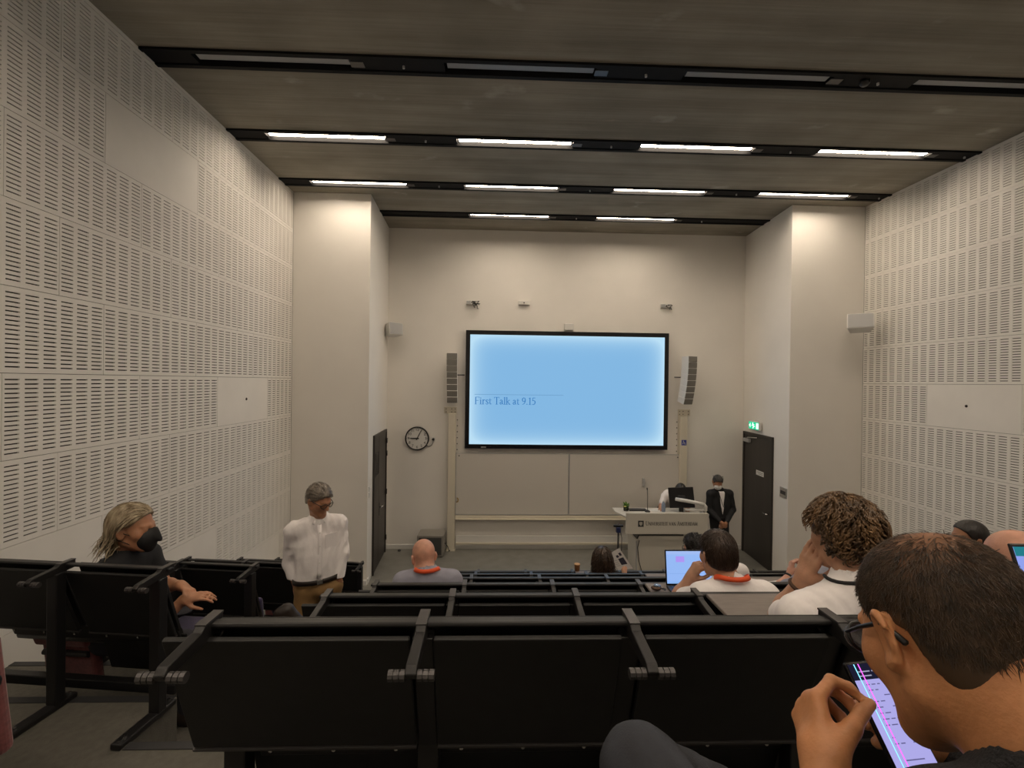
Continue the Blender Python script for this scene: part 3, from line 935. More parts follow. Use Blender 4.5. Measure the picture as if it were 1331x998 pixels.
MB().tube([(.0, .05, .03), (.05, .02, .14), (.12, .03, .18), (.2, .03, .1), (.26, .02, .01)], .008, 6).tube([(.04, .03, .02), (.1, .05, .12), (.17, .02, .14), (.22, .03, .02)], .007, 6).build('loose_cable', BLACKM, lc, True)

TOPZ = 1.02
mo = thing('monitor', 'black flat monitor on a white arm, back turned to the seats', 'monitor', (3.43, 8.33, TOPZ), -.30)
Rm = Euler((-.12, 0, 0)).to_matrix()
MB().box((0, .0, .265), (.44, .03, .37), Rm @ Euler((0, -.10, 0)).to_matrix()).build('panel_back', BLACKM, mo, bevel=.008)
MB().box((.0, -.03, .25), (.12, .03, .12), Rm).build('mount_plate', DARK, mo, bevel=.004)
MB().bb(-.04, .04, -.02, .06, .0, .10).build('monitor_foot', BLACKM, mo, bevel=.004)
ar = thing('jointed_support', 'white jointed monitor arm clamped to the lectern corner', 'monitor arm', (3.66, 8.12, TOPZ))
MB().tube([(-.36, .15, .25), (-.2, .02, .25), (-.02, .0, .22), (.10, .0, .19)], .032, 10).build('upper_arm', WHITE, ar, True)
MB().tube([(.10, .0, .19), (.13, .0, .15), (.13, .0, .09), (.10, .02, .06)], .030, 10).build('elbow', WHITE, ar, True)
MB().tube([(.10, .0, .09), (-.1, .02, .085), (-.22, .06, .085)], .022, 8).build('lower_arm', WHITE, ar, True)
MB().lathe([(.05, 0), (.05, .02), (.03, .03), (.03, .09)], (.06, .02, 0), 16).build('clamp', LGREY, ar, True)
mc = thing('gooseneck_microphone', 'thin black gooseneck microphone standing on the lectern', 'microphone', (2.80, 8.33, TOPZ))
MB().lathe([(.05, 0), (.05, .015), (.02, .03), (.008, .035)], n=16).build('base', BLACKM, mc, True)
MB().tube([(0, 0, .03), (0, 0, .25), (-.01, -.005, .40)], .005, 6).build('gooseneck', BLACKM, mc, True)
MB().tube([(-.01, -.005, .40), (-.012, -.006, .42), (-.014, -.008, .445)], [.007, .013, .009], 8).build('capsule', BLACKM, mc, True)
tp = MB().prism([(-.16, 0), (.16, 0), (.16, .10), (-.16, .12)], 'z', 0, .028).build('touch_panel', DARK, None, bevel=.005, loc=(2.64, 8.36, TOPZ))
tag(tp, 'flat black control panel lying on the lectern beside the plant', 'control panel')
gp = thing('potted_plant', 'small green plant in a clear glass on the lectern', 'plant', (2.42, 8.40, TOPZ))
MB().lathe([(.045, 0), (.05, .09), (.047, .09), (.042, .006), (0, .006)], n=18).build('glass', mat('clear_glass', (.9, .92, .9), .05, trans=1.), gp, True)
lv = MB()
r = random.Random(5)
for k in range(46):
    a, e, L = r.uniform(0, 2*PI), r.uniform(.3, 1.3), r.uniform(.05, .10)
    d = Vector((math.cos(a)*math.cos(e), math.sin(a)*math.cos(e), math.sin(e)))
    b = Vector((math.cos(a)*.02, math.sin(a)*.02, r.uniform(.03, .09)))
    s2 = d.cross(Vector((0, 0, 1))).normalized()*.016
    lv.add([b, b+d*L*.5+s2, b+d*L, b+d*L*.5-s2+Vector((0, 0, .006))], [(0, 1, 2), (0, 2, 3)])
lo = lv.build('foliage', mat('leaf_green', (.10, .22, .03), .5, var=.4, vscale=40), gp)
MB().lathe([(.018, 0), (.03, .01), (.02, .02), (0, .022)], (-.025, -.03, .075), 10).build('flower', mat('pale_yellow', (.65, .6, .2), .6), gp, True)
bt = thing('water_bottle', 'clear plastic water bottle behind the monitor edge', 'bottle', (3.10, 8.34, TOPZ))
MB().lathe([(.034, 0), (.036, .01), (.036, .13), (.03, .15), (.014, .175), (.014, .19)], n=18).build('bottle_body', mat('blue_plastic', (.35, .45, .62), .15, trans=.5), bt, True)
MB().lathe([(.016, .19), (.016, .21), (0, .21)], n=14).build('cap', WHITE, bt, True)
ps = MB()
for k in range(3):
    ps.box((.03*k, .02*k, .002+.002*k), (.21, .15, .002), Euler((0, 0, .3*k-.2)).to_matrix())
tag(ps.build('paper_sheets', WHITE, None, loc=(2.98, 8.42, TOPZ)), 'few loose white papers lying on the lectern top', 'papers')

# camera on a slim stand before the lectern
cs = thing('camera_stand', 'slim black tripod with small blue-black camera before the lectern', 'tripod', (1.93, 7.1, 0))
MB().cyl((0, 0, .45), (0, 0, 1.05), .014).build('centre_column', BLACKM, cs, True)
for k in range(3):
    a = k*2*PI/3+.4
    MB().tube([(0, 0, .62), (math.cos(a)*.15, math.sin(a)*.15, .32), (math.cos(a)*.3, math.sin(a)*.3, .012)], .012, 8).build('leg', BLACKM, cs, True)
MB().bb(-.035, .035, -.03, .03, 1.04, 1.13).build('camera_body', mat('dark_blue_plastic', (.02, .03, .10), .4), cs, bevel=.01)
MB().bb(-.075, .075, -.02, .02, 1.13, 1.16).build('top_plate', BLACKM, cs, bevel=.006)
MB().cyl((0, 0, 1.16), (0, 0, 1.185), .012).build('screw_knob', STEEL, cs)
MB().tube([(.03, 0, 1.08), (.06, .01, .95), (.055, .01, .7), (.03, 0, .5)], .005, 6).build('cable', BLACKM, cs, True)


# ------------------------------------------------------------------ people: bodies grown as one smooth surface around their joints
class SDF:
    def __init__(s):
        s.p = []

    def cone(s, a, b, r1, r2=None, k=.02, sub=False):
        s.p.append(('c', np.array(a, np.float32), np.array(b, np.float32), r1, r1 if r2 is None else r2, k, sub)); return s

    def ball(s, c, r, k=.02, sub=False):
        return s.cone(c, c, r, r, k, sub)

    def ell(s, c, r, R=None, k=.02, sub=False):
        s.p.append(('e', np.array(c, np.float32), np.array(r, np.float32), np.eye(3, dtype=np.float32) if R is None else np.array(R, np.float32), None, k, sub)); return s

    def cut(s, fn, k=.004):
        s.p.append(('f', fn, None, None, None, k, True)); return s

    def __call__(s, P):
        d = np.full(len(P), 9., np.float32)
        P = P.astype(np.float32)
        plo, phi = P.min(0)-.05, P.max(0)+.05
        for q, (qlo, qhi) in zip(s.p, s.boxes()):
            if (qlo > phi).any() or (qhi < plo).any():
                continue
            if q[0] == 'c':
                a, b, r1, r2 = q[1:5]
                ba = b-a; L = float(ba@ba)
                pa = P-a
                if L < 1e-12:
                    e = np.sqrt((pa*pa).sum(1))-r1
                else:
                    t = np.clip(pa@ba/L, 0, 1)
                    pa = pa-t[:, None]*ba
                    e = np.sqrt((pa*pa).sum(1))-(r1+(r2-r1)*t)
            elif q[0] == 'e':
                c, r, R = q[1:4]
                l = (P-c)@R
                k0 = np.sqrt(((l/r)**2).sum(1))+1e-9; k1 = np.sqrt(((l/(r*r))**2).sum(1))+1e-9
                e = k0*(k0-1)/k1
            else:
                e = q[1](P)
            k = q[5]
            if q[6]:
                if q[0] == 'f':
                    d = np.maximum(d, e)
                else:
                    h = np.clip(k-np.abs(d+e), 0, None)/k
                    d = np.maximum(d, -e)+h*h*k*.25
            else:
                h = np.clip(k-np.abs(d-e), 0, None)/k
                d = np.minimum(d, e)-h*h*k*.25
        return d

    def boxes(s):
        if getattr(s, 'nb', -1) != len(s.p):
            s.bx = []
            for q in s.p:
                if q[0] == 'c':
                    r = max(q[3], q[4])+q[5]; s.bx.append((np.minimum(q[1], q[2])-r, np.maximum(q[1], q[2])+r))
                elif q[0] == 'e':
                    r = q[2].max()+q[5]; s.bx.append((q[1]-r, q[1]+r))
                else:
                    s.bx.append((np.full(3, -9e9), np.full(3, 9e9)))
            s.nb = len(s.p)
        return s.bx

    def coarse(s, P):
        b = s.boxes(); s.bx = [(np.full(3, -9e9), np.full(3, 9e9))]*len(b)
        d = s(P)
        s.bx = b
        return d

    def bounds(s):
        lo, hi = np.full(3, 9e9), np.full(3, -9e9)
        for q in s.p:
            if q[6]:
                continue
            if q[0] == 'c':
                r = max(q[3], q[4]); a = np.minimum(q[1], q[2])-r; b = np.maximum(q[1], q[2])+r
            else:
                r = q[2].max(); a = q[1]-r; b = q[1]+r
            lo = np.minimum(lo, a); hi = np.maximum(hi, b)
        return lo, hi


def nets(f, lo, hi, h, disp=None):
    """naive surface nets over a sparse sampled field"""
    B = 4
    n = (np.ceil((hi-lo)/(h*B)).astype(int)+2)
    o = lo-h*B*.6
    ax = [o[i]+np.arange(n[i]+1)*h*B for i in range(3)]
    G = np.stack(np.meshgrid(*ax, indexing='ij'), -1).reshape(-1, 3)
    c = np.concatenate([f.coarse(g) for g in np.array_split(G, 8)]).reshape(n+1)
    near = np.abs(c) < h*B*2.2
    act = np.zeros(n, bool)
    for i in (0, 1):
        for j in (0, 1):
            for k in (0, 1):
                act |= near[i:n[0]+i, j:n[1]+j, k:n[2]+k]
    V = np.repeat(np.repeat(np.repeat(c[:-1, :-1, :-1], B, 0), B, 1), B, 2).astype(np.float32)
    A = np.repeat(np.repeat(np.repeat(act, B, 0), B, 1), B, 2)
    idx = np.nonzero(A)
    P = np.stack(idx, -1)*h+o
    key = (idx[0]//24)*1000000+(idx[1]//24)*1000+idx[2]//24
    od = np.argsort(key, kind='stable')
    cuts = np.nonzero(np.diff(key[od]))[0]+1
    v = np.empty(len(P), np.float32)
    for sel in np.split(od, cuts):
        v[sel] = f(P[sel])
    if disp is not None:
        v = v+disp(P)
    V[idx] = v
    S = V < 0
    cs = np.zeros(np.array(V.shape)-1, np.int8)
    X, Y, Z = cs.shape
    for i in (0, 1):
        for j in (0, 1):
            for k in (0, 1):
                cs += S[i:X+i, j:Y+j, k:Z+k]
    ci = np.nonzero((cs > 0) & (cs < 8))
    N = len(ci[0])
    acc = np.zeros((N, 3)); cnt = np.zeros(N)
    crn = [(i, j, k) for i in (0, 1) for j in (0, 1) for k in (0, 1)]
    val = {q: V[ci[0]+q[0], ci[1]+q[1], ci[2]+q[2]] for q in crn}
    for q in crn:
        for d in range(3):
            if q[d] == 0:
                q2 = list(q); q2[d] = 1; q2 = tuple(q2)
                a, b = val[q], val[q2]
                m = (a < 0) != (b < 0)
                t = np.where(m, a/np.where(m, a-b, 1), 0)
                for e in range(3):
                    acc[:, e] += np.where(m, q[e]+(t if e == d else 0), 0)
                cnt += m
    pts = (np.stack(ci, -1)+acc/cnt[:, None])*h+o
    ID = np.full(cs.shape, -1, np.int64); ID[ci] = np.arange(N)
    quads = []
    for d in range(3):
        s0 = [slice(None)]*3; s1 = [slice(None)]*3
        s0[d] = slice(0, -1); s1[d] = slice(1, None)
        a, b = S[tuple(s0)], S[tuple(s1)]
        e = np.array(np.nonzero(a != b))
        e1, e2 = [(1, 2), (2, 0), (0, 1)][d]
        ok = (e[e1] > 0) & (e[e2] > 0) & (e[e1] < cs.shape[e1]) & (e[e2] < cs.shape[e2]) & (e[d] < cs.shape[d])
        e = e[:, ok]
        fl = a[tuple(e)]
        def at(p, q):
            g = e.copy(); g[e1] -= p; g[e2] -= q
            return ID[tuple(g)]
        Q = np.stack([at(1, 1), at(0, 1), at(0, 0), at(1, 0)], -1)
        Q[~fl] = Q[~fl][:, ::-1]
        quads.append(Q)
    Q = np.concatenate(quads)
    Q = Q[(Q >= 0).all(1)]
    return pts, Q


def organic(name, sdf, h, m, parent, disp=None, smooth=1, pad=.0):
    lo, hi = sdf.bounds()
    pts, Q = nets(sdf, lo-pad-h, hi+pad+h, h, disp)
    me = bpy.data.meshes.new(name)
    me.from_pydata(pts.tolist(), [], Q.tolist())
    me.materials.append(m)
    me.polygons.foreach_set('use_smooth', [True]*len(me.polygons))
    me.update()
    o = link(name, me, parent)
    if smooth:
        sm = o.modifiers.new('smooth', 'SMOOTH'); sm.factor = .5; sm.iterations = smooth
    return o


def v3(*a):
    return np.array(a, float)


def unit(a):
    return a/(np.linalg.norm(a)+1e-12)


def frame(F, U=(0, 0, 1)):
    """columns: right, forward, up"""
    F = unit(np.array(F, float)); U = np.array(U, float)
    X = unit(np.cross(F, U)); U = np.cross(X, F)
    return np.stack([X, F, U], 1)


def folds(amp, sc, seed=0, stretch=(1, 1, .6)):
    r = np.random.RandomState(seed)
    K = r.normal(size=(7, 3))*sc*np.array(stretch); ph = r.uniform(0, 6.28, 7)
    def fn(P):
        w = P + .02*np.sin(P[:, [1, 2, 0]]*23+seed)
        s = np.zeros(len(P))
        for k in range(7):
            s += np.abs(np.sin(w@K[k]+ph[k]))
        return amp*(s/7-.6)*2
    return fn


def skin_mat(name, c):
    m = mat(name, c, .5, var=.12, vscale=25, bump=.12, bscale=160)
    b = m.node_tree.nodes['Principled BSDF']
    b.inputs['Subsurface Weight'].default_value = .12
    b.inputs['Subsurface Radius'].default_value = (.012, .004, .002)
    b.inputs['Subsurface Scale'].default_value = .6
    return m


def hair_mat(name, c, c2=None):
    return mat(name, c, .42, var=.5, vscale=30, bump=.4, bscale=90, stretch=(1, 1, .3), col2=c2, detail=6)


SK_LIGHT = skin_mat('skin_light', (.50, .27, .17))
SK_TAN = skin_mat('skin_tan', (.42, .20, .11))
SK_PINK = skin_mat('skin_pink', (.58, .30, .21))
H_DARK = hair_mat('hair_dark_brown', (.022, .012, .007), (.05, .028, .016))
H_BROWN = hair_mat('hair_brown', (.060, .034, .016), (.19, .105, .045))
H_WAVY = hair_mat('hair_wavy_brown', (.018, .010, .006), (.060, .033, .017))
H_BLACK = hair_mat('hair_black', (.010, .008, .008), (.022, .018, .016))
H_GREY = hair_mat('hair_grey', (.12, .10, .08), (.26, .22, .18))
H_BLOND = hair_mat('hair_grey_blond', (.16, .115, .06), (.46, .38, .26))
WSHIRT = mat('white_cotton', (.86, .82, .82), .85, var=.03, vscale=8, bump=.9, bscale=13, stretch=(1, 1, .6))
BSHIRT = mat('black_cotton', (.012, .012, .014), .85, bump=.12, bscale=60)
GSHIRT = mat('blue_grey_cotton', (.28, .28, .34), .85, var=.06, vscale=10, bump=.12, bscale=60)
SUIT = mat('black_suit', (.010, .010, .012), .8, bump=.1, bscale=80)
KHAKI = mat('khaki_twill', (.26, .15, .055), .8, var=.12, vscale=7, bump=.15, bscale=90)
DJEAN = mat('dark_trousers', (.024, .024, .032), .85, bump=.15, bscale=120)
JEANS = mat('blue_grey_denim', (.030, .033, .043), .85, var=.3, vscale=14, bump=.25, bscale=260, detail=8)
LEATHER = mat('dark_leather', (.02, .013, .01), .45)
ORANGE = mat('orange_ribbon', (.75, .09, .02), .6)
EYEW = mat('eye_white', (.7, .68, .65), .2)
BLACKCLOTH = mat('black_mask', (.009, .009, .010), .7, bump=.1, bscale=200)
WHITECLOTH = mat('white_mask', (.75, .74, .72), .8, bump=.1, bscale=120)
LENS = mat('lens_glass', (.6, .62, .65), .05, trans=.9)


class Head:
    """head frame: x right, y forward (face), z up; origin mid head"""
    def __init__(s, c, F, U=(0, 0, 1), k=1.0):
        s.c = np.array(c, float); s.R = frame(F, U); s.k = k

    def w(s, *p):
        return s.c + s.R@(np.array(p, float)*s.k)

    def loc(s, P):
        return (P-s.c)@s.R/s.k

    def add(s, S, ear=True, beard=0.):
        k = s.k; w = s.w; R = s.R
        S.ell(w(0, -.012, .030), v3(.077, .097, .087)*k, R, .02)
        S.ell(w(0, .030, -.035), v3(.061, .062, .078)*k, R, .03)
        S.ball(w(0, .068, -.098), .022*k, .03)
        for e in (-1, 1):
            S.ball(w(e*.044, .052, -.022), .024*k, .03)
            S.cone(w(e*.056, .0, -.06), w(e*.02, .07, -.10), .016*k, .016*k, .03)
            S.ball(w(e*.032, .104, .004), .017*k, .014, True)
            S.ball(w(e*.031, .078, .002), .0155*k, .004)
            S.cone(w(e*.012, .088, .022), w(e*.045, .074, .024), .008*k, .006*k, .012)
            S.ball(w(e*.012, .098, -.030), .009*k, .008)
            if ear:
                RE = R@np.array(Euler((.25, 0, e*.40)).to_matrix())
                S.ell(w(e*.083, -.008, -.010), v3(.008, .020, .033)*k, RE, .010)
                S.ell(w(e*.091, -.003, -.012), v3(.006, .011, .019)*k, RE, .006, True)
        S.cone(w(0, .090, .014), w(0, .113, -.026), .008*k, .0125*k, .014)
        S.ell(w(0, .086, -.058), v3(.023, .012, .006)*k, R, .008)
        S.ell(w(0, .084, -.069), v3(.020, .012, .007)*k, R, .008)
        return S

    def neck(s, S, base, r=.056):
        S.cone(s.w(0, -.028, -.05), base, r*s.k*.95, r*1.08, .035)
        return S


ZL = ([-.2, -.085, -.05, -.030, -.012, .018, .030, .045, .066, .085, .12], [-.098, -.092, -.082, -.070, .018, .010, -.010, .040, .062, .080, .3])


def hair_cap(h, t, line=ZL, rag=.006, seed=1, vol=(1, 1, 1)):
    S = SDF()
    S.ell(h.w(0, -.014, .032), (v3(.077, .097, .088)*v3(*vol)+t)*h.k, h.R, .02)
    S.ell(h.w(0, -.045, -.035), (v3(.062, .05, .055)+t*.8)*h.k, h.R, .04)
    fx = folds(rag, 60, seed)
    def cut(P):
        l = h.loc(P)
        z = np.interp(l[:, 1], *line)
        return (z-l[:, 2]+fx(l))*h.k*.7
    S.cut(cut)
    return S


def strands(name, h, S, m, parent, n, L, wd, comb, lift=.004, seed=1, region=None, seg=5, curl=0., grav=0., jitter=.3, hold=True):
    """tapered locks of hair lying along the surface of S; comb(l) gives the flow in head space"""
    r = np.random.RandomState(seed)
    pts = []
    while len(pts) < n:
        q = r.normal(size=(n*3, 3)); q /= np.linalg.norm(q, axis=1)[:, None]
        l = q*v3(.085, .105, .095)+v3(0, -.012, .028)
        if region is not None:
            l = l[region(l)]
        pts += list(l)
    l = np.array(pts[:n])
    P = h.c+(l*h.k)@h.R.T
    e = .003
    def proj(P, off):
        for _ in range(3):
            d = S(P)
            g = np.stack([S(P+e*np.eye(3)[i])-S(P-e*np.eye(3)[i]) for i in range(3)], -1)
            g /= np.linalg.norm(g, axis=1)[:, None]+1e-9
            P = P-g*(d-off)[:, None]
        return P, g
    P, g = proj(P, np.full(n, 0.))
    ln = L*r.uniform(.6, 1.25, n)
    path = [P]
    nor = [g]
    ph = r.uniform(0, 6.28, n)
    jit = r.normal(size=(n, 3))*jitter
    for k in range(1, seg+1):
        f = np.array(comb(h.loc(P)))
        f = f/(np.linalg.norm(f, axis=1)[:, None]+1e-9)+jit
        D = f@h.R.T
        D[:, 2] -= grav*k/seg
        if curl:
            sd = np.cross(D, g)
            D = D+sd*(np.sin(ph+k*1.9)*curl)[:, None]+g*(np.cos(ph+k*1.9)*curl*.7)[:, None]
        D -= g*(np.sum(D*g, 1)*(.8 if not curl else .3))[:, None]
        D /= np.linalg.norm(D, axis=1)[:, None]+1e-9
        P = P+D*(ln/seg)[:, None]
        d = S(P)
        g2 = np.stack([S(P+e*np.eye(3)[i])-S(P-e*np.eye(3)[i]) for i in range(3)], -1)
        g = g2/(np.linalg.norm(g2, axis=1)[:, None]+1e-9)
        low = np.clip(lift*(.3+.7*k/seg)-d, 0, None)
        P = P+g*low[:, None]
        if hold:
            P = P-g*np.clip(d-lift*2-.001, 0, None)[:, None]*.85
        path.append(P); nor.append(g)
    vs, fs = [], []
    prof = [math.sin(PI*(.18+.82*k/seg))*.9+.12 for k in range(seg+1)]
    prof[-1] = .05
    V = []
    for k in range(seg+1):
        T = path[min(k+1, seg)]-path[max(k-1, 0)]
        sd = np.cross(T, nor[k]); sd /= np.linalg.norm(sd, axis=1)[:, None]+1e-9
        w_ = wd*prof[k]*(.7+.6*((np.arange(n)*7919 % 100)/100))[:, None]
        V += [path[k]-sd*w_, path[k]+nor[k]*w_*.7, path[k]+sd*w_]
    V = np.stack(V, 1)
    M3 = 3*(seg+1)
    F = []
    for k in range(seg):
        a = 3*k
        F += [(a, a+3, a+4, a+1), (a+1, a+4, a+5, a+2), (a+2, a+5, a+3, a)]
    F = np.array(F)
    allF = (F[None]+(np.arange(n)*M3)[:, None, None]).reshape(-1, 4)
    me = bpy.data.meshes.new(name)
    me.from_pydata(V.reshape(-1, 3).tolist(), [], allF.tolist())
    me.materials.append(m)
    me.polygons.foreach_set('use_smooth', [True]*len(me.polygons))
    o = link(name, me, parent)
    o['kind'] = 'stuff'
    return o


def hand(S, w, f, n, side, curl=(.5, .5, .5), k=1.0, thumb=(.6, .5), fc=None, spread=.06):
    """w wrist, f finger direction, n the way the palm faces, side: +1 if the thumb lies towards f x n"""
    w = np.array(w, float); f = unit(np.array(f, float)); n = np.array(n, float)
    n = unit(n-f*(n@f)); s = np.cross(f, n)*side
    S.cone(w, w+f*.03*k, .026*k, .028*k, .02)
    fin = [(.030, .088, .92), (.010, .093, 1.0), (-.011, .089, .94), (-.030, .080, .76)]
    for i, (off, ln, sc) in enumerate(fin):
        b = w+f*ln*k+s*off*k
        S.cone(w+f*.02*k+s*off*.55*k, b, .0135*k, .0105*k, .016)
        cu = fc[i] if fc else curl
        d = unit(f+s*spread*(1.5-i)/1.5)
        ang = 0
        p = b
        for L, c, r1, r2 in zip((.044, .027, .021), cu, (.0098, .0088, .0080), (.0088, .0080, .0068)):
            ang += c
            q = p+(d*math.cos(ang)+n*math.sin(ang))*L*sc*k
            S.cone(p, q, r1*k, r2*k, .004)
            p = q
    b0 = w+f*.022*k+s*.022*k+n*.006*k
    d0 = unit(f*.55+s*.75*thumb[0]+n*.45)
    b1 = b0+d0*.045*k
    d1 = unit(f*.85+s*.15*thumb[0]+n*thumb[1])
    b2 = b1+d1*.032*k
    b3 = b2+unit(d1+n*.3*thumb[1]-s*.15)*.026*k
    S.cone(b0, b1, .016*k, .0125*k, .014).cone(b1, b2, .0115*k, .0100*k, .004).cone(b2, b3, .0100*k, .0082*k, .004)
    return S


def arm_skin(S, sh, el, wr, k=1.0):
    S.cone(sh, el, .047*k, .038*k, .03)
    m = np.array(el)*.7+np.array(wr)*.3
    S.cone(el, m, .039*k, .041*k, .02).cone(m, wr, .041*k, .026*k, .02)
    return S


def torso(S, J, g=0., k=.06, w=1.0):
    pel, ch, nk = (np.array(J[q], float) for q in ('pel', 'ch', 'nk'))
    ax = unit(J['shR']-J['shL'])
    up = unit(nk-pel); fw = np.cross(up, ax)
    R = np.stack([ax, fw, up], 1)
    S.ell(pel, v3(.165*w+g, .115+g, .12+g), R, k)
    S.ell((pel+ch)/2+fw*.012, v3(.150*w+g, .112+g, .17+g), R, k)
    S.ell(ch, v3(.168*w+g, .118+g, .17+g), R, k)
    S.cone(J['shL'], J['shR'], .058+g, .058+g, k)
    S.cone(nk-up*.02, J['shL']*.75+nk*.25, .055+g, .055+g, k)
    S.cone(nk-up*.02, J['shR']*.75+nk*.25, .055+g, .055+g, k)
    return S, R


def glasses(h, parent, m=None, wire=.0022):
    m = m or BLACKM
    g = MB()
    for e in (-1, 1):
        ring = [h.w(e*.034+.026*math.cos(a), .104-.012*abs(math.cos(a))*(1 if e*math.cos(a) > 0 else 0), .002+.019*math.sin(a)) for a in np.linspace(0, 2*PI, 17)[:-1]]
        g.tube(ring, wire, 6, closed=True)
        g.tube([h.w(e*.060, .094, .008), h.w(e*.080, .04, .010), h.w(e*.083, -.005, .012), h.w(e*.082, -.03, -.012)], [wire, wire, wire*1.3, wire*1.5], 6)
    g.tube([h.w(-.009, .106, .006), h.w(0, .108, .010), h.w(.009, .106, .006)], wire, 6)
    return g.build('glasses', m, parent, True)


def lanyard(J, h, parent, m, drop=.34, w=.018):
    """ribbon around the neck and down the chest"""
    nk = np.array(J['nk']); ax = unit(J['shR']-J['shL']); up = unit(nk-np.array(J['pel'])); fw = np.cross(up, ax)
    pts, nr = [], []
    for t in np.linspace(-1, 1, 25):
        a = t*PI*.62
        p = nk+ax*math.sin(a)*.086-fw*math.cos(a)*.072+up*(.058-(.010 if abs(t) < .6 else .010+.10*(abs(t)-.6))*abs(t)**2)
        pts.append(p); nr.append(ax*math.sin(a)*.8-fw*math.cos(a)*.8+up*.5)
    l = [nk+fw*(.115+.02*q)-ax*.05*(1-q*.8)-up*(.05+drop*q) for q in (.3, .65, 1)]
    r_ = [nk+fw*(.115+.02*q)+ax*.05*(1-q*.8)-up*(.05+drop*q) for q in (.3, .65, 1)]
    P = l[::-1]+pts+r_
    N = [fw]*3+nr+[fw]*3
    return MB().ribbon(P, w, .003, N).build('lanyard', m, parent, True)


def shoe(parent, an, F, m, name='shoe'):
    an = np.array(an, float); F = unit(np.array(F, float)*v3(1, 1, 1))
    S = SDF()
    R = frame(F)
    d = R[:, 2]
    S.cone(an-d*.035-F*.03, an-d*.05+F*.15, .040, .034, .03).cone(an, an-d*.03+F*.05, .045, .042, .03)
    S.cut(lambda P: -((P-an)@d)-.085)
    o = organic(name, S, .007, m, parent)
    MB().prism([(math.cos(a)*.045*(1.0 if math.sin(a) < 0 else .9), math.sin(a)*.14+.06) for a in np.linspace(0, 2*PI, 19)[:-1]], 'z', -.012, .0)
    return o


SIT = dict(pel=(0, .33, .53), ch=(0, .33, .86), nk=(0, .32, 1.05), hd=(0, .36, 1.185), shL=(-.17, .32, .99), shR=(.17, .32, .99), elL=(-.24, .40, .72), elR=(.24, .40, .72),
           wrL=(-.12, .58, .755), wrR=(.12, .58, .755), hpL=(-.09, .34, .51), hpR=(.09, .34, .51), knL=(-.12, .74, .50), knR=(.12, .74, .50), anL=(-.12, .70, .09), anR=(.12, .70, .09))


def joints(base=SIT, **kw):
    J = {k: np.array(v, float) for k, v in base.items()}
    for k, v in kw.items():
        J[k] = np.array(v, float)
    return J


def lean(J, dx=0., dy=0., dz=0.):
    for q, f in (('ch', .5), ('nk', 1), ('shL', .9), ('shR', .9), ('hd', 1.25)):
        J[q] = J[q]+v3(dx, dy, dz)*f
    return J


def person(name, label, loc, rz, J, F=(0, 1, 0), U=(0, 0, 1), skin=SK_LIGHT, top=WSHIRT, sleeve='short', legs=DJEAN, h=.008, hk=1.0, handL=None, handR=None,
           wf=1.0, shoes=LEATHER, legs_on=True, hand_on=(True, True), fold=.005, hem=-.075, cuff=.88):
    root = thing(name, label, 'person', loc, rz)
    hd = Head(J['hd'], F, U, hk)
    B = SDF()
    hd.add(B); hd.neck(B, J['nk'])
    torso(B, J, -.02, w=wf)
    for s, e in (('L', -1), ('R', 1)):
        arm_skin(B, J['sh'+s], J['el'+s], J['wr'+s], .72 if sleeve == 'long' else 1.)
        H = handL if s == 'L' else handR
        if hand_on[0 if e < 0 else 1]:
            fo = unit(J['wr'+s]-J['el'+s])
            H = H or dict(f=fo, n=(0, 0, -1), side=e)
            H = dict(H); H.setdefault('side', e)
            hand(B, J['wr'+s], H.pop('f'), H.pop('n'), H.pop('side'), **H)
    organic('body', B, h, skin, root)
    T = SDF()
    torso(T, J, .004, w=wf)
    for s in 'LR':
        sh, el, wr = J['sh'+s], J['el'+s], J['wr'+s]
        if sleeve == 'long':
            T.cone(sh, el, .060, .052, .035).cone(el, el*(1-cuff)+wr*cuff, .052, .040, .03)
        else:
            T.cone(sh, sh*.38+el*.62, .062, .060, .035)
    nk, pel = J['nk'], J['pel']
    up = unit(nk-pel)
    hb = hd.w(0, -.028, -.05)
    nd = unit(hb-nk)
    T.cone(nk, nk+nd*.035, .064, .062, .03)
    T.cone(nk, nk+nd*.3, .058, .058, .008, True)
    if legs_on:
        pz = J['pel']+up*hem
        T.cut(lambda P: -((P-pz)@up))
    organic('shirt', T, h, top, root, disp=folds(fold, 26, len(label)), pad=.01)
    if legs_on:
        G = SDF()
        ax = unit(J['shR']-J['shL'])
        G.ell(J['pel']-v3(0, 0, .02), v3(.165*wf, .125, .10), None, .05)
        for s in 'LR':
            G.cone(J['hp'+s], J['kn'+s], .088, .064, .05).cone(J['kn'+s], J['an'+s]+v3(0, 0, .02), .063, .048, .03)
        G.cut(lambda P: ((P-pel)@up)-.09)
        organic('trousers', G, max(h, .010), legs, root, disp=folds(fold, 22, 3+len(label)), pad=.01)
        for s in 'LR':
            shoe(root, J['an'+s], v3(0, 1, 0) if not isinstance(shoes, tuple) else shoes[1], shoes if not isinstance(shoes, tuple) else shoes[0])
    return root, hd, J


def seat_loc(row, k, dx=0.):
    return (-.735+.55*(k+.5)+dx, YN[row], TZ[row])


back = lambda l: np.stack([l[:, 0]*2.2, -(l[:, 1]*0+.05)-np.clip(l[:, 2], 0, 1)*.3, -np.abs(l[:, 2]-.13)*.9], -1)
def crown_flow(l):
    d = l-v3(0, -.045, .10)
    return d
def sideparted(l):
    d = l-v3(.03, .02, .10)
    d[:, 1] -= .05
    return d


def fist(f, n, **k):
    return dict(f=f, n=n, curl=(1.1, 1.2, .8), **k)


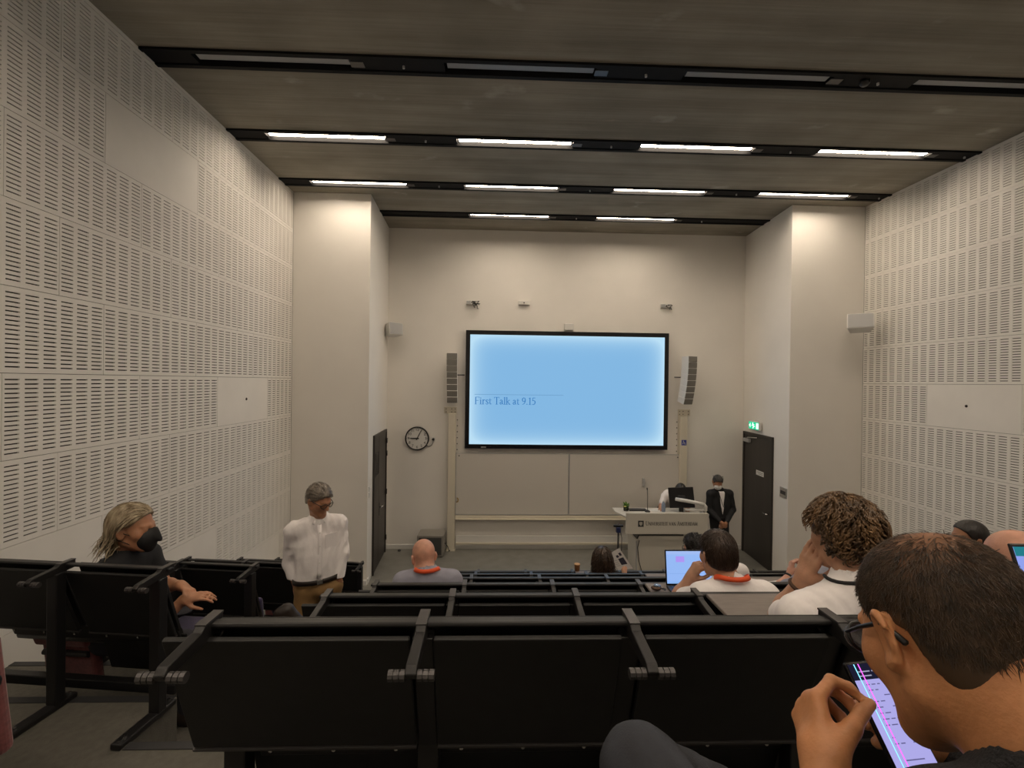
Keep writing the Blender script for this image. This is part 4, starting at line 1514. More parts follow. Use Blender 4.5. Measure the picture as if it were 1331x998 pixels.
# --- the person standing in the aisle
J = joints(pel=(0, .0, .97), ch=(0, .02, 1.26), nk=(.0, .01, 1.485), hd=(.015, -.035, 1.655), shR=(-.185, -.05, 1.405), shL=(.135, .08, 1.43), elR=(-.230, .0, 1.13), wrR=(-.140, -.065, .925),
           elL=(.175, .06, 1.19), wrL=(.165, .0, 1.0), hpR=(-.085, -.03, .92), hpL=(.085, .04, .92), knR=(-.075, -.12, .50), knL=(.13, -.04, .50), anR=(-.06, -.08, .09), anL=(.15, .06, .09))
st, hd, J = person('person', 'standing person in white shirt and khaki trousers, hands in pockets, in the aisle', (-1.43, 3.76, TZ[4]), 0, J, F=(.80, -.42, -.38), skin=SK_TAN, sleeve='long', legs=KHAKI,
                   h=.007, handR=dict(f=(.30, .15, -1), n=(.6, .6, 0), side=-1), handL=dict(f=(-.3, .1, -1), n=(-.5, .7, 0), side=1), shoes=(LEATHER, (.4, -.9, 0)), fold=.009, cuff=1.02, hem=.045, wf=1.14)
S = hair_cap(hd, .011, ([-.2, -.085, -.05, -.02, .0, .03, .05, .07, .10, .12], [-.075, -.07, -.055, -.02, .005, .015, .045, .065, .08, .3]))
organic('hair', S, .006, H_GREY, st)
strands('hair_locks', hd, S, H_GREY, st, 420, .05, .0022, sideparted, .002, 3, region=lambda l: l[:, 2] > .02)
glasses(hd, st, BLACKM, .003)
R = np.stack([unit(J['shR']-J['shL']), np.cross(v3(0, 0, 1), unit(J['shR']-J['shL'])), v3(0, 0, 1)], 1)
bel = [J['pel']+v3(0, 0, .058)+R@v3(.186*math.cos(a), .134*math.sin(a), 0) for a in np.linspace(0, 2*PI, 41)[:-1]]
bb_ = MB()
nb = len(bel)
for i in range(nb):
    p = Vector(bel[i]); o_ = (p-Vector(J['pel']+v3(0, 0, .058))).normalized()*.006
    bb_.v += [tuple(p+Vector((0, 0, -.018))), tuple(p+o_+Vector((0, 0, -.018))), tuple(p+o_+Vector((0, 0, .018))), tuple(p+Vector((0, 0, .018)))]
for i in range(nb):
    j = (i+1) % nb
    for k in range(4):
        bb_.f.append((i*4+k, i*4+(k+1) % 4, j*4+(k+1) % 4, j*4+k))
bo = bb_.build('belt', LEATHER, st, True)
bk = J['pel']+v3(0, 0, .058)+R@v3(-.01, .138, 0)
MB().box(bk, (.045, .008, .035), Matrix(R.tolist())).build('belt_buckle', STEEL, bo, bevel=.003)
pl = [J['nk']+R@v3(0, .075, -.02), J['ch']+R@v3(0, .123, .10), J['ch']+R@v3(0, .126, 0), (J['ch']+J['pel'])/2+R@v3(0, .130, 0), J['pel']+R@v3(0, .134, .09)]
po = MB().ribbon(pl, .032, .004, [R[:, 1]]*5).build('button_placket', WSHIRT, st, True)
for t in (.15, .4, .65, .9):
    i = int(t*4); q = pl[i]+(pl[i+1]-pl[i])*(t*4-i)+R[:, 1]*.004
    MB().cyl(q, q+R[:, 1]*.003, .006, n=8).build('button', WHITE, po)
ck_ = J['ch']+R@v3(-.085, .108, .07)
MB().box(ck_, (.10, .006, .11), Matrix(R.tolist()) @ Euler((0, 0, .35)).to_matrix()).build('chest_pocket', WSHIRT, st, bevel=.002)

cn = J['nk']+v3(0, -.005, .030)
co_ = MB()
cp_ = [cn+R@v3(.070*math.sin(a), -.066*math.cos(a)+.004, -.022*(1-math.cos(a))*.8) for a in np.linspace(-2.7, 2.7, 21)]
co_.ribbon(cp_, .036, .006, [R@v3(math.sin(a), -math.cos(a), .25) for a in np.linspace(-2.7, 2.7, 21)]).build('shirt_collar', WSHIRT, st, True)

# --- masked person sitting sideways in the narrow block
J = joints(pel=(-.20, 0, .52), ch=(-.19, 0, .78), nk=(-.155, 0, .965), hd=(-.105, -.01, 1.125), shR=(-.15, -.17, .90), shL=(-.15, .17, .90), elR=(.08, -.10, .555), wrR=(.215, -.04, .705),
           elL=(-.04, .17, .70), wrL=(.155, .02, .765), hpR=(-.18, -.09, .50), hpL=(-.18, .09, .52), knR=(.28, -.12, .49), knL=(.47, .09, .745), anR=(.30, -.12, .09), anL=(.72, .20, .52))
mp_, hd, J = person('person', 'seated person with long grey-blond hair, black face mask and black clothes', (-2.075, 2.84, LZ[2]-.745), 0, J, F=(1, .06, -.05), skin=SK_TAN, top=BSHIRT, legs=DJEAN, hk=1.12, h=.007,
                    handR=dict(f=(.9, .2, .15), n=(.15, .3, -.9), side=-1, curl=(.3, .35, .3)), handL=dict(f=(.85, -.40, -.15), n=(-.25, -.3, -.9), side=1, curl=(.75, .8, .5)), shoes=(LEATHER, (.85, .3, -.45)))
S = hair_cap(hd, .016, ([-.2, -.085, -.05, -.01, .012, .03, .05, .07, .09, .12], [-.13, -.12, -.11, .012, .030, .03, .05, .075, .088, .3]))
S.p.insert(2, ('e', hd.w(0, -.070, -.09), v3(.062, .040, .065), hd.R, None, .04, False))
S.p = S.p[:3]+[q for q in S.p[3:]]
organic('hair', S, .006, H_BLOND, mp_)
strands('hair_locks', hd, S, H_BLOND, mp_, 420, .15, .0042, lambda l: np.stack([l[:, 0]*1.2, -.09+np.clip(-.02-l[:, 1], 0, .1)*1.2, -.03-np.clip(.05-l[:, 1], 0, .2)*1.3], -1), .003, 4, region=lambda l: (l[:, 2] > .0) & (l[:, 1] < .07) & ~((l[:, 1] > -.045) & (l[:, 2] < .075)), seg=8, grav=.30, jitter=.13, hold=False)
strands('neck_curls', hd, S, H_BLOND, mp_, 150, .12, .0045, lambda l: np.stack([l[:, 0]*2, -.05-l[:, 1]*0, -.12+l[:, 1]*0], -1), .004, 6, region=lambda l: (l[:, 2] < .0) & (l[:, 1] < -.03), seg=8, grav=.6, curl=.7, jitter=.2, hold=False)
K = SDF()
K.ell(hd.w(0, .075, -.052), v3(.058, .045, .060)*1.15, hd.R, .02).cone(hd.w(0, .115, .0), hd.w(0, .140, -.055), .010, .012, .035).ball(hd.w(0, .085, -.10), .026, .03)
K.cut(lambda P: .028-hd.loc(P)[:, 1]-.9*np.clip(-.05-hd.loc(P)[:, 2], 0, 1))
mk = organic('face_mask', K, .006, BLACKCLOTH, mp_)
for e in (-1, 1):
    MB().tube([hd.w(e*.055, .055, -.03), hd.w(e*.074, .02, -.012), hd.w(e*.088, -.015, .005)], .0025, 6).tube([hd.w(e*.05, .05, -.085), hd.w(e*.068, .02, -.06), hd.w(e*.086, -.02, -.035)], .0025, 6).build('ear_loop', BLACKCLOTH, mk, True)

# --- bald person with orange lanyard
J = lean(joints(hd=(-.04, .375, 1.065), nk=(0, .29, .975), ch=(0, .32, .80), shL=(-.17, .30, .915), shR=(.175, .28, .935)), 0)
bp, hd, J = person('person', 'bald bearded person in grey shirt with orange lanyard, seen from behind', seat_loc(3, 0), 0, J, F=(-.40, .82, -.42), skin=SK_PINK, top=GSHIRT, sleeve='long', h=.007, wf=1.05)
lanyard(J, hd, bp, ORANGE, w=.026)
Bd = SDF(); Bd.ell(hd.w(0, .036, -.062), v3(.064, .062, .064), hd.R, .02).ball(hd.w(0, .07, -.105), .028, .03)
Bd.cut(lambda P: (hd.loc(P)[:, 2]+.035-.4*np.clip(.03-hd.loc(P)[:, 1], 0, 1)))
organic('beard', Bd, .006, H_BLACK, bp)

# --- person at the laptop
J = joints(hd=(.005, .385, 1.075), nk=(.04, .31, .945), ch=(.05, .32, .76), shL=(-.12, .30, .88), shR=(.225, .30, .885), elL=(-.155, .52, .765), wrL=(-.085, .52, .885), elR=(.27, .42, .68), wrR=(.14, .57, .755), pel=(.03, .33, .50))
lp, hd, J = person('person', 'dark-haired person in white shirt with orange lanyard, hand on chin, at the laptop', seat_loc(2, 3), 0, J, F=(-.12, 1, -.20), skin=SK_LIGHT, h=.006,
                   handL=dict(f=(.35, -.25, .85), n=(.85, .2, -.3), side=-1, curl=(1.0, 1.1, .7)))
LPL = (ZL[0], [-.074, -.070, -.064, -.055]+ZL[1][4:])
S = hair_cap(hd, .010, LPL, rag=.004)
organic('hair', S, .005, H_DARK, lp)
strands('hair_locks', hd, S, H_DARK, lp, 900, .034, .0017, crown_flow, .0005, 5, region=lambda l: (l[:, 2] > np.interp(l[:, 1], *LPL)+.03), jitter=.18)
lanyard(J, hd, lp, ORANGE, w=.024)

# --- curly-haired person
J = joints(hd=(.045, .39, 1.14), nk=(.03, .31, .985), ch=(.01, .32, .78), shL=(-.165, .30, .885), shR=(.20, .31, .90), elL=(-.075, .545, .765), wrL=(-.035, .475, .935), elR=(.26, .45, .72), wrR=(.13, .58, .755))
cp, hd, J = person('person', 'person with thick curly brown hair and white shirt, hand over the face', seat_loc(1, 3), 0, J, F=(-.18, 1, -.22), skin=SK_LIGHT, h=.005,
                   handL=dict(f=(.12, -.28, 1), n=(.85, .15, .0), side=-1, curl=(.15, .2, .2), k=1.05))
CUL = ([-.2, -.085, -.05, -.030, -.012, .018, .030, .045, .066, .085, .12], [-.13, -.125, -.11, -.085, .0, .005, -.010, .040, .062, .080, .3])
S = hair_cap(hd, .017, CUL, vol=(1.0, 1.05, 1.03), rag=.010)
organic('hair', S, .005, H_BROWN, cp, disp=folds(.014, 44, 4, (1, 1, 1)), pad=.014)
strands('hair_curls', hd, S, H_BROWN, cp, 900, .070, .0046, lambda l: np.stack([l[:, 0]*.8+.035*np.sin(l[:, 1]*70), l[:, 1]*.5+.035*np.sin(l[:, 0]*65+1), -.05-l[:, 2]*.2], -1), .009, 8, region=lambda l: (l[:, 2] > np.interp(l[:, 1], *CUL)+.045), curl=.95, seg=10, jitter=.16, grav=.2)
wr = J['wrL']; el = J['elL']; d = unit(wr-el)
cc = wr-d*.028
fr_ = frame(d)
MB().tube([cc+fr_[:, 0]*math.cos(a)*.033+fr_[:, 2]*math.sin(a)*.033 for a in np.linspace(0, 2*PI, 21)[:-1]], .007, 6, closed=True).build('wrist_strap', mat('brown_strap', (.06, .025, .012), .6), cp, True)
MB().tube([J['nk']+v3(.085*math.sin(a), -.07*math.cos(a)+.01, .045-.02*abs(math.sin(a))) for a in np.linspace(-1.9, 1.9, 15)], .006, 6).build('neck_strap', BLACKCLOTH, cp, True)

# --- bald head beside the curly-haired person
J = lean(joints(hd=(.135, .38, 1.035), nk=(.11, .31, .93), ch=(.06, .32, .74), shL=(-.07, .30, .86), shR=(.27, .30, .86)), 0)
pp, hd, J = person('person', 'pink bald head of a person beside the curly-haired one', seat_loc(1, 4), 0, J, F=(0, 1, -.35), skin=SK_PINK, top=GSHIRT, h=.007)
fr = SDF(); fr.ell(hd.w(0, -.02, -.01), v3(.083, .10, .05), hd.R, .02)
fr.cut(lambda P: np.maximum(hd.loc(P)[:, 2]-.018, hd.loc(P)[:, 1]-.01)).cut(lambda P: -.07-hd.loc(P)[:, 2])
organic('hair_fringe', fr, .007, H_GREY, pp)

# --- person with folded hands, mostly behind the curly hair
J = joints(hd=(.14, .40, 1.13), nk=(.08, .32, .98), shL=(-.10, .31, .90), shR=(.25, .31, .90), ch=(.05, .32, .78), elL=(-.16, .50, .76), wrL=(-.02, .57, .855), elR=(.28, .52, .76), wrR=(.16, .585, .84))
hp, hd, J = person('person', 'person raising both hands with black wristwatch over the paper handout', seat_loc(3, 5), 0, J, F=(-.2, 1, -.2), skin=SK_PINK, top=GSHIRT, h=.006,
                   handL=dict(f=(.2, .2, .9), n=(.9, -.2, .1), side=-1, curl=(.9, .9, .6)), handR=dict(f=(-.25, .1, .9), n=(-.9, 0, .1), side=1, curl=(.9, .9, .6)))
S = hair_cap(hd, .012); organic('hair', S, .007, H_DARK, hp)
d = unit(J['wrL']-J['elL']); cc = J['wrL']-d*.03; fr_ = frame(d)
wo = MB().tube([cc+fr_[:, 0]*math.cos(a)*.031+fr_[:, 2]*math.sin(a)*.031 for a in np.linspace(0, 2*PI, 21)[:-1]], .009, 6, closed=True).build('wristwatch', BLACKM, hp, True)

# --- person in profile near the slotted wall
J = lean(joints(hd=(.09, .42, 1.19), nk=(.06, .34, 1.04)), .03)
sp2, hd, J = person('person', 'black-haired person in profile before the slotted wall', seat_loc(3, 7), 0, J, F=(-1, .25, -.12), skin=SK_TAN, top=BSHIRT, h=.008)
S = hair_cap(hd, .010, ([-.2, -.085, -.05, -.02, .0, .02, .035, .05, .07, .10, .12], [-.085, -.08, -.07, -.05, -.02, .0, .03, .055, .075, .09, .3]))
organic('hair', S, .006, H_BLACK, sp2)

# --- dark-haired person with glasses, two rows before the laptop
J = joints(hd=(.07, .38, 1.13), nk=(.19, .31, 1.01), ch=(.21, .32, .80), shL=(.04, .33, .92), shR=(.44, .29, .965), elL=(-.08, .45, .72), elR=(.54, .40, .68), wrL=(.0, .60, .755), wrR=(.25, .6, .755), pel=(.10, .33, .52))
dp, hd, J = person('person', 'dark-haired person with glasses and white shirt, two rows before the laptop', seat_loc(4, 4), 0, J, F=(-.55, .85, -.12), skin=SK_PINK, h=.007)
S = hair_cap(hd, .015); organic('hair', S, .006, H_BLACK, dp)
strands('hair_locks', hd, S, H_BLACK, dp, 420, .05, .0026, lambda l: l*v3(1, 1, 1)+v3(0, .03, .04), .008, 9, region=lambda l: (l[:, 2] > .02), jitter=.4)
glasses(hd, dp, BLACKM, .003)

# --- person with wavy brown hair and a leaflet
J = lean(joints(hd=(-.03, .375, 1.045), nk=(-.015, .31, .92), ch=(0, .32, .74), shL=(-.15, .30, .85), shR=(.14, .30, .85), elR=(.24, .42, .68), wrR=(.27, .58, .83), elL=(-.2, .45, .66), wrL=(-.08, .6, .755), pel=(0, .33, .50)), 0)
wp, hd, J = person('person', 'person with long wavy brown hair holding a leaflet', seat_loc(5, 3), 0, J, F=(.1, 1, -.1), skin=SK_LIGHT, top=BSHIRT, h=.008, wf=.9)
S = SDF()
S.ell(hd.w(0, -.014, .030), v3(.096, .112, .105), hd.R, .02).cone(hd.w(0, -.045, -.02), hd.w(0, -.06, -.17), .085, .075, .05)
S.cut(lambda P: hd.loc(P)[:, 1]-.05-.2*np.clip(hd.loc(P)[:, 2]-.03, 0, 1))
organic('hair', S, .007, H_WAVY, wp, disp=folds(.006, 45, 5, (1, 1, .35)), pad=.01)
strands('hair_locks', hd, S, H_WAVY, wp, 330, .20, .006, lambda l: np.stack([l[:, 0]*.35, -.03-l[:, 1]*.3, -.12+l[:, 1]*0], -1), .004, 10, region=lambda l: l[:, 1] < .05, curl=.8, seg=11, grav=.5, jitter=.12, hold=False)

# --- person bending over the lectern
J = joints(pel=(.0, .10, .95), ch=(.02, .0, 1.17), nk=(.09, -.13, 1.29), hd=(.155, -.20, 1.345), shR=(-.11, -.10, 1.20), shL=(.22, -.05, 1.21), elR=(-.22, -.20, 1.04), wrR=(-.28, -.36, 1.07), elL=(.33, -.2, 1.05), wrL=(.2, -.36, 1.07),
           hpR=(-.085, .10, .90), hpL=(.085, .10, .90), knR=(-.09, .06, .50), knL=(.09, .06, .50), anR=(-.09, .10, .09), anL=(.09, .10, .09))
lw, hd, J = person('person', 'person in white T-shirt with black hair bending over the lectern', (3.38, 8.84, 0), 0, J, F=(-.1, -.55, -.8), U=(0, -.8, .55), skin=SK_LIGHT, h=.008, wf=.9, shoes=(LEATHER, (0, -1, 0)),
                   handR=dict(f=(-.1, -.95, -.1), n=(0, 0, -1), side=-1, curl=(.3, .4, .3)), handL=dict(f=(-.2, -.95, -.1), n=(0, 0, -1), side=1, curl=(.3, .4, .3)))
S = hair_cap(hd, .02, ([-.2, -.085, .0, .03, .05, .07, .10, .12], [-.11, -.11, -.06, -.02, .02, .06, .085, .3])); organic('hair', S, .007, H_BLACK, lw)

# --- person in the black suit
J = joints(pel=(.02, .0, .93), ch=(.02, .0, 1.20), nk=(.0, -.01, 1.405), hd=(-.06, -.06, 1.565), shR=(-.175, -.01, 1.335), shL=(.205, .0, 1.335), elR=(-.215, -.02, 1.04), wrR=(-.06, -.20, .86), elL=(.26, -.02, 1.04), wrL=(.04, -.20, .84),
           hpR=(-.085, 0, .88), hpL=(.10, 0, .88), knR=(-.08, -.03, .49), knL=(.12, -.03, .49), anR=(-.08, .02, .09), anL=(.13, .02, .09))
sm_, hd, J = person('person', 'person in black suit and white face mask beside the lectern', (4.19, 8.44, 0), 0, J, F=(-.12, -.80, -.55), U=(0, -.4, 1), skin=SK_TAN, top=SUIT, sleeve='long', legs=SUIT, h=.008, wf=1.1, shoes=(LEATHER, (0, -1, 0)),
                    handR=dict(f=(.6, -.3, -.5), n=(.3, .9, 0), side=-1, curl=(.6, .7, .4)), handL=dict(f=(-.7, -.2, -.5), n=(-.2, .9, 0), side=1, curl=(.6, .7, .4)))
S = hair_cap(hd, .012); organic('hair', S, .007, mat('hair_dark_grey', (.06, .056, .052), .85, var=.5, vscale=40), sm_)
K = SDF(); K.ell(hd.w(0, .072, -.050), v3(.068, .058, .062), hd.R, .02)
K.cut(lambda P: .035-hd.loc(P)[:, 1])
organic('face_mask', K, .007, WHITECLOTH, sm_)
gl = glasses(hd, sm_, BLACKM, .004)
gl.location = tuple(hd.R@v3(0, -.045, .085))
MB().add([(-.055, -.125, 1.38), (.045, -.125, 1.38), (.02, -.148, 1.10), (.0, -.150, .98), (-.03, -.148, 1.10), (-.055, -.08, 1.40), (.045, -.08, 1.40)], [(0, 1, 2, 3, 4), (0, 5, 6, 1)]).build('shirt_front', WSHIRT, sm_)
MB().tube([(-.07, -.06, 1.44), (-.06, -.13, 1.36), (-.02, -.152, 1.20), (.01, -.156, 1.12), (.02, -.152, 1.20), (.05, -.13, 1.36), (.06, -.06, 1.44)], .005, 6).build('lanyard', BLACKCLOTH, sm_, True)
for e in (-1, 1):
    MB().add([(-.005+e*.055, -.118, 1.40), (-.005+e*.10, -.125, 1.34), (-.005+e*.07, -.150, 1.22), (0, -.158, 1.0), (-.005+e*.035, -.152, 1.15)], [(0, 1, 2, 3, 4)]).build('lapel', SUIT, sm_)

# --- the phone user in the foreground
B0 = v3(.64, .10, TZ[0])
def wj(*p):
    return v3(*p)-B0
SKP = skin_mat('skin_warm_tan', (.54, .24, .105))
KNIT = mat('black_knit', (.011, .011, .013), .9, var=.6, vscale=260, bump=.5, bscale=330)
hd = Head(wj(.566, .555, 3.064), (-.03, .84, -.52), (.04, 0, 1), .98)
root = thing('person', 'phone user with cropped thinning hair and glasses, bent over the phone', 'person', tuple(B0))
nk = wj(.60, .425, 2.975)
shL, shR = wj(.455, .43, 2.90), wj(.78, .40, 2.90)
elL, wrL = wj(.335, .47, 2.70), wj(.455, .605, 2.845)
elR, wrR = wj(.88, .52, 2.66), wj(.752, .742, 2.785)
J = joints(pel=wj(.64, .16, 2.56), ch=wj(.61, .27, 2.80), nk=nk, shL=shL, shR=shR)
B = SDF()
hd.add(B, ear=False)
for e in (-1, 1):                                   # ears with rim, bowl and lobe
    c0 = v3(e*.080, -.006, -.008)
    RE = hd.R@np.array(Euler((.22, 0, e*.45)).to_matrix())
    ec = hd.w(*c0)
    B.ell(ec, (.006, .017, .029), RE, .010)
    ring = [ec+RE@v3(e*(.005+.003*math.sin(a)), -.002+.0165*math.cos(a), .004+.027*math.sin(a)) for a in np.linspace(-1.9, 2.6, 13)]
    for a, b in zip(ring, ring[1:]):
        B.cone(a, b, .0042, .0042, .004)
    B.ball(ec+RE@v3(e*.003, .006, -.027), .0080, .008)
    B.ell(ec+RE@v3(e*.010, .003, -.002), (.006, .009, .014), RE, .005, True)
B.cone(hd.w(0, -.045, -.045), nk, .058, .066, .035)
B.cone(hd.w(0, -.02, -.06), nk+v3(-.01, .03, -.01), .048, .055, .03)
torso(B, J, -.02)
arm_skin(B, shL, elL, wrL); arm_skin(B, shR, elR, wrR)
hand(B, wrL, unit(wj(.478, .685, 2.905)-wj(.455, .605, 2.845)), (.95, -.05, -.15), -1, k=.98, thumb=(.35, .75), fc=[(.75, .95, .55), (1.0, 1.1, .7), (1.15, 1.2, .8), (1.2, 1.2, .9)])
hand(B, wrR, (-.90, -.02, .30), (-.05, -.92, .40), 1, k=1.0, thumb=(.8, .9), fc=[(.05, .25, .45), (.05, .3, .5), (.08, .35, .5), (.1, .4, .5)])
organic('body', B, .0038, SKP, root, smooth=1)
# scalp hair: a close dark cap, thin on the crown, with short bristles
CL = ([-.2, -.090, -.06, -.045, -.028, .0, .025, .040, .055, .075, .10], [-.082, -.078, -.072, -.055, .002, .018, .008, .030, .048, .064, .3])
S = hair_cap(hd, .0025, CL, rag=.002)
HCAP = bpy.data.materials.new('cropped_hair'); HCAP.use_nodes = True
nt = HCAP.node_tree; bs = nt.nodes['Principled BSDF']; bs.inputs['Roughness'].default_value = .55
ge = nt.nodes.new('ShaderNodeTexCoord'); vm = nt.nodes.new('ShaderNodeVectorMath'); vm.operation = 'DISTANCE'
cr = hd.w(-.006, -.040, .112); vm.inputs[1].default_value = tuple(cr)
nt.links.new(ge.outputs['Object'], vm.inputs[0])
no = nt.nodes.new('ShaderNodeTexNoise'); no.inputs['Scale'].default_value = 70; no.inputs['Detail'].default_value = 6
nt.links.new(ge.outputs['Object'], no.inputs['Vector'])
ma = nt.nodes.new('ShaderNodeMath'); ma.operation = 'MULTIPLY_ADD'; ma.inputs[1].default_value = .09; ma.inputs[2].default_value = -.045
nt.links.new(no.outputs['Fac'], ma.inputs[0])
ad = nt.nodes.new('ShaderNodeMath'); ad.operation = 'ADD'
nt.links.new(vm.outputs['Value'], ad.inputs[0]); nt.links.new(ma.outputs[0], ad.inputs[1])
rp = nt.nodes.new('ShaderNodeValToRGB')
rp.color_ramp.elements[0].position = .005; rp.color_ramp.elements[0].color = (.26, .115, .055, 1)
rp.color_ramp.elements[1].position = .085; rp.color_ramp.elements[1].color = (.062, .034, .016, 1)
nt.links.new(ad.outputs[0], rp.inputs[0]); nt.links.new(rp.outputs[0], bs.inputs['Base Color'])
organic('hair', S, .004, HCAP, root)
H_CROP = mat('cropped_bristle', (.048, .027, .013), .45, var=.5, vscale=60)
def dens(l):
    r = np.random.RandomState(3).uniform(size=len(l))
    d = np.linalg.norm(l-v3(-.006, -.040, .112), axis=1)
    return (l[:, 2] > np.interp(l[:, 1], *CL)+np.where(l[:, 1] < -.03, .045, .02)) & (r < np.clip((d-.012)/.05, .12, 1))
strands('hair_bristles', hd, S, H_CROP, root, 9000, .014, .00045, crown_flow, .0022, 12, region=dens, seg=2, jitter=.25)
glasses(hd, root, BLACKM, .0026)
for e in (-1, 1):
    MB().prism([hd_ for hd_ in [(e*.034+.025*math.cos(a), .002+.018*math.sin(a)) for a in np.linspace(0, 2*PI, 17)[:-1]]], 'y', .0995, .1005).build('lens', LENS, root)
    o = [c for c in root.children if c.name.startswith('lens')][-1]
    m4 = Matrix.Identity(4)
    for i in range(3):
        for j in range(3):
            m4[i][j] = hd.R[i, j]
        m4[i][3] = hd.c[i]
    o.matrix_local = m4
T = SDF()
torso(T, J, .006)
T.cone(shL, elL, .062, .054, .035).cone(elL, elL*.35+wrL*.65, .054, .044, .03)
T.cone(shR, elR, .062, .054, .035).cone(elR, elR*.15+wrR*.85, .054, .042, .03)
nd = unit(hd.w(0, -.04, -.05)-nk)
T.cone(nk-nd*.02, nk+nd*.030, .082, .078, .03)
T.cone(nk, nk+nd*.3, .068, .068, .008, True)
organic('sweater', T, .007, KNIT, root, disp=folds(.004, 30, 5), pad=.01)
G = SDF()
kn = wj(.275, .835, 2.662)
G.ell(J['pel'], (.17, .13, .11), None, .05).cone(wj(.56, .22, 2.55), wj(.42, .55, 2.612), .095, .085, .05).cone(wj(.42, .55, 2.612), kn, .085, .068, .04)
G.cone(kn, wj(.52, .93, 2.50), .064, .052, .035).cone(wj(.52, .93, 2.50), wj(.66, .96, 2.43), .052, .048, .03)
G.cone(wj(.72, .22, 2.55), wj(.72, .68, 2.53), .09, .068, .05).cone(wj(.72, .68, 2.53), wj(.72, .70, 2.13), .064, .05, .03)
organic('jeans', G, .007, JEANS, root, disp=folds(.003, 34, 8), pad=.01)
shoe(root, wj(.72, .70, 2.11), v3(0, 1, 0), LEATHER)
shoe(root, wj(.70, .97, 2.42), v3(.9, .2, -.3), LEATHER)

# ------------------------------------------------------------------ the phone
TLp, TRp, BLp = ray(1097, 861, Y=.735), ray(1145, 856, Y=.735), ray(1161, 985, Y=.655)
ux = (TRp-TLp).normalized(); dn = (BLp-TLp).normalized(); uz = ux.cross(-dn).normalized(); uy = uz.cross(ux)
ph = thing('smartphone', 'smartphone with lilac screen crossed by pink and blue lines', 'phone', tuple(TLp))
Rp = Matrix((ux, uy, uz)).transposed()
ph.rotation_euler = Rp.to_euler()
PW, PH = .068, .150
MB().bb(0, PW, -PH, 0, -.009, 0).build('phone_body', SCRBLK, ph, bevel=.003, seg=3)
PS = emat('phone_page', (.42, .40, .80), 1.0)
def pplane(name, x0, x1, y0, y1, m, z, par):
    return MB().bb(x0, x1, y0, y1, z, z+.0001).build(name, m, par)
scn = pplane('screen', .003, PW-.003, -PH+.004, -.004, emat('phone_dark', (.012, .012, .03), 1.), .0002, ph)
pg = pplane('page', .003, PW-.003, -PH+.004, -.026, PS, .0005, scn)
TX = emat('phone_text', (.13, .12, .28), 1.)
r = random.Random(4)
for k in range(11):
    y = -.032-.0075*k
    x = .018
    while x < .058:
        w_ = r.uniform(.004, .010)
        if r.random() < .62 and k not in (8,):
            pplane('text_line', x, min(x+w_, .06), y-.0014, y, TX, .0008, pg)
        x += w_+.003
pplane('text_line', .022, .05, -.128, -.1265, TX, .0008, pg)
TW = emat('phone_header_text', (.35, .35, .5), 1.)
for a, b, y in ((.014, .034, -.014), (.037, .055, -.014), (.014, .034, -.020), (.046, .058, -.007)):
    pplane('header_text', a, b, y-.0016, y, TW, .0006, scn)
pplane('fault_line', .0125, .0140, -PH+.004, -.004, emat('phone_cyan', (.25, .75, 1.), 1.5), .0011, scn)
pplane('fault_line', .0195, .0212, -PH+.004, -.004, emat('phone_magenta', (.9, .12, .9), 1.5), .0011, scn)

# ------------------------------------------------------------------ laptops and things on the tablets
def laptop(label, loc, rz, tilt, w, d, scr_col, accents):
    root = thing('laptop', label, 'laptop', loc, rz)
    AL = mat('laptop_shell', (.05, .05, .055), .4, metal=.5)
    b = MB().bb(-w/2, w/2, 0, d, 0, .014).build('base', AL, root, bevel=.004)
    MB().bb(-w/2+.02, w/2-.02, d*.40, d*.92, .014, .016).build('keyboard', SCRBLK, b)
    MB().bb(-.05, .05, d*.06, d*.34, .014, .015).build('touchpad', GREYM, b)
    lid = MB().bb(-w/2, w/2, 0, .007, 0, d*.98).build('lid', SCRBLK, root, bevel=.003, loc=(0, d, .012))
    lid.rotation_euler = (-tilt, 0, 0)
    s_ = MB().bb(-w/2+.007, w/2-.007, -.001, 0, .012, d*.98-.008).build('screen', emat('laptop_glow_%s' % len(MATS), scr_col, 1.), lid)
    for x0, x1, z0, z1, c in accents:
        W2, H2 = w-.014, d*.98-.02
        MB().bb(-w/2+.007+x0*W2, -w/2+.007+x1*W2, -.0016, -.001, .012+z0*H2, .012+z1*H2).build('window', emat('laptop_acc_%s' % len(MATS), c, 1.), s_)
    return root


tz = TZ[2]+.72+.0125
p = ray(870, 771, Z=tz)
laptop('open black-rimmed laptop with lilac block on its pale blue screen', (p.x+.165, YN[3]-.30, tz), 0, .16, .31, .215, (.30, .48, .90),
       [(.20, .38, .66, .84, (.42, .30, .88)), (0, 1, .90, 1, (.36, .50, .88)), (0, 1, 0, .06, (.25, .45, .85)), (.05, .9, .30, .31, (.22, .38, .8))])
tz = TZ[0]+.72+.0125
laptop('open laptop with teal bar atop its blue screen, beyond the phone user', (1.49, YN[1]-.345, tz), -.05, .34, .33, .215, (.28, .36, .85), [(0, 1, .88, 1, (.02, .20, .24))])

p = ray(853, 767, Z=TZ[2]+.72+.013)
gg = thing('earphone_case', 'small shiny earphone case on the tablet beside the laptop', 'gadget', (p.x, p.y, TZ[2]+.72+.0122))
S = SDF(); S.ell((0, 0, .016), (.032, .024, .015), None, .01)
organic('case_body', S, .003, mat('shiny_bronze', (.12, .08, .06), .12, metal=.8), gg)
S = SDF(); S.ell((.006, .0, .030), (.022, .018, .008), None, .01)
organic('case_lid', S, .003, mat('shiny_blue', (.25, .35, .5), .1, metal=.8), gg)
MB().tube([(.03, 0, .012), (.05, -.01, .006), (.06, .01, .005), (.045, .02, .005)], .003, 6).build('cord', BLACKM, gg, True)

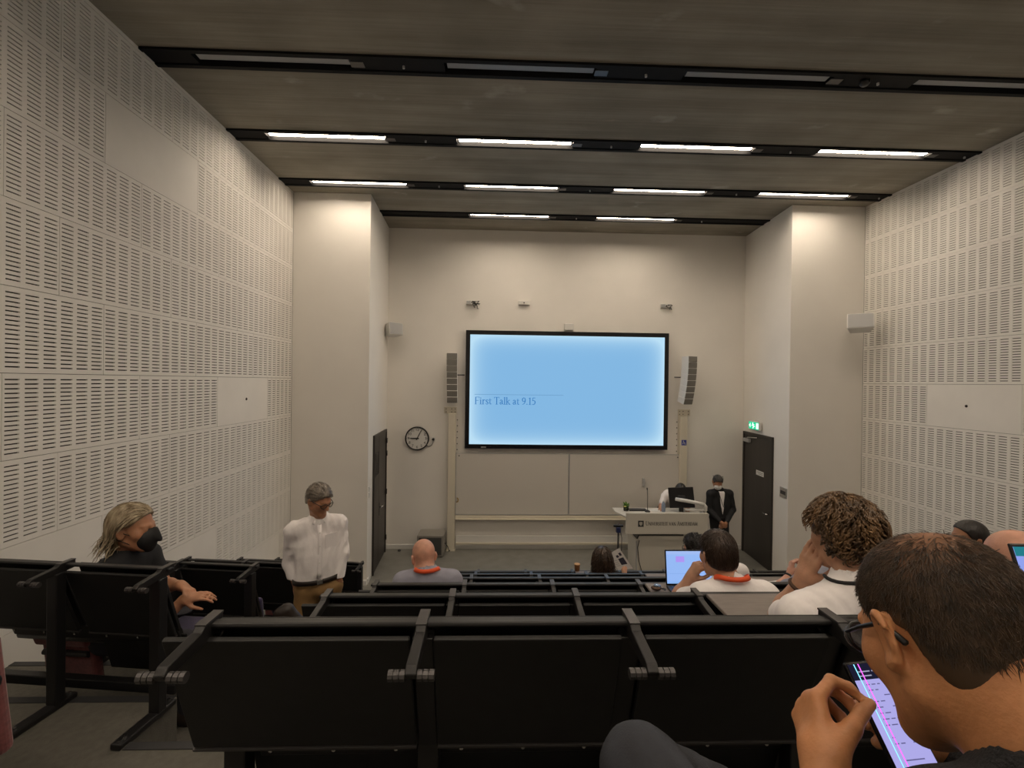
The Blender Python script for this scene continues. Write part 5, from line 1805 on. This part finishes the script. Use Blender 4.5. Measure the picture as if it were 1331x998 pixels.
tz = TZ[3]+.72+.0125
pa = thing('paper_handout', 'white handout with green block on the tablet under the raised hands', 'paper', (2.18, YN[4]-.22, tz), .25)
MB().bb(-.16, .16, -.105, .105, 0, .0015).build('sheet', WHITE, pa)
MB().bb(.05, .14, -.08, .05, .0016, .002).build('printed_block', mat('green_print', (.12, .45, .08), .6), pa)
MB().bb(-.14, .02, .06, .065, .0016, .002).build('printed_line', LGREY, pa)

sl = seat_loc(5, 3)
c4 = [ray(791, 720, Y=sl[1]+.60), ray(805, 712, Y=sl[1]+.62), ray(823, 739, Y=sl[1]+.60), ray(802, 741, Y=sl[1]+.58)]
lf = thing('leaflet', 'white leaflet with dark picture held beside the wavy-haired person', 'leaflet', tuple(c4[3]))
q = [v-c4[3] for v in c4]
nn = (q[0]-q[3]).cross(q[2]-q[3]).normalized()
if nn.y > 0: nn = -nn
MB().add(q+[v+nn*-.0015 for v in q], [(0, 1, 2, 3), (7, 6, 5, 4), (0, 4, 5, 1), (1, 5, 6, 2), (2, 6, 7, 3), (3, 7, 4, 0)]).build('sheet', WHITE, lf)
def bil(u, v):
    return (q[0]*(1-u)+q[1]*u)*(1-v)+(q[3]*(1-u)+q[2]*u)*v+nn*.001
def patch(name, u0, u1, v0, v1, m):
    MB().add([bil(u0, v0), bil(u1, v0), bil(u1, v1), bil(u0, v1)], [(0, 1, 2, 3)]).build(name, m, lf)
patch('printed_picture', .45, .85, .42, .75, mat('dark_print', (.03, .03, .05), .6))
patch('printed_picture', .42, .60, .24, .36, MATS['dark_print'])
patch('printed_picture', .68, .86, .18, .32, MATS['dark_print'])
for k in range(4):
    patch('printed_line', .10, .36, .45+.1*k, .48+.1*k, LGREY)

cu = thing('paper_cup', 'small brown paper cup standing on a front-row tablet ledge', 'cup', (ray(750, 744, Y=YN[6]).x, YN[6]-.005, TZ[5]+.72))
MB().lathe([(.026, 0), (.034, .085), (.0345, .088), (.032, .088), (.025, .004), (0, .004)], n=20).build('cup_wall', mat('brown_paper', (.30, .14, .05), .7), cu, True)
MB().lathe([(.034, .084), (.036, .087), (.034, .090)], n=20).build('cup_rim', mat('rim_paper', (.5, .3, .15), .7), cu, True)
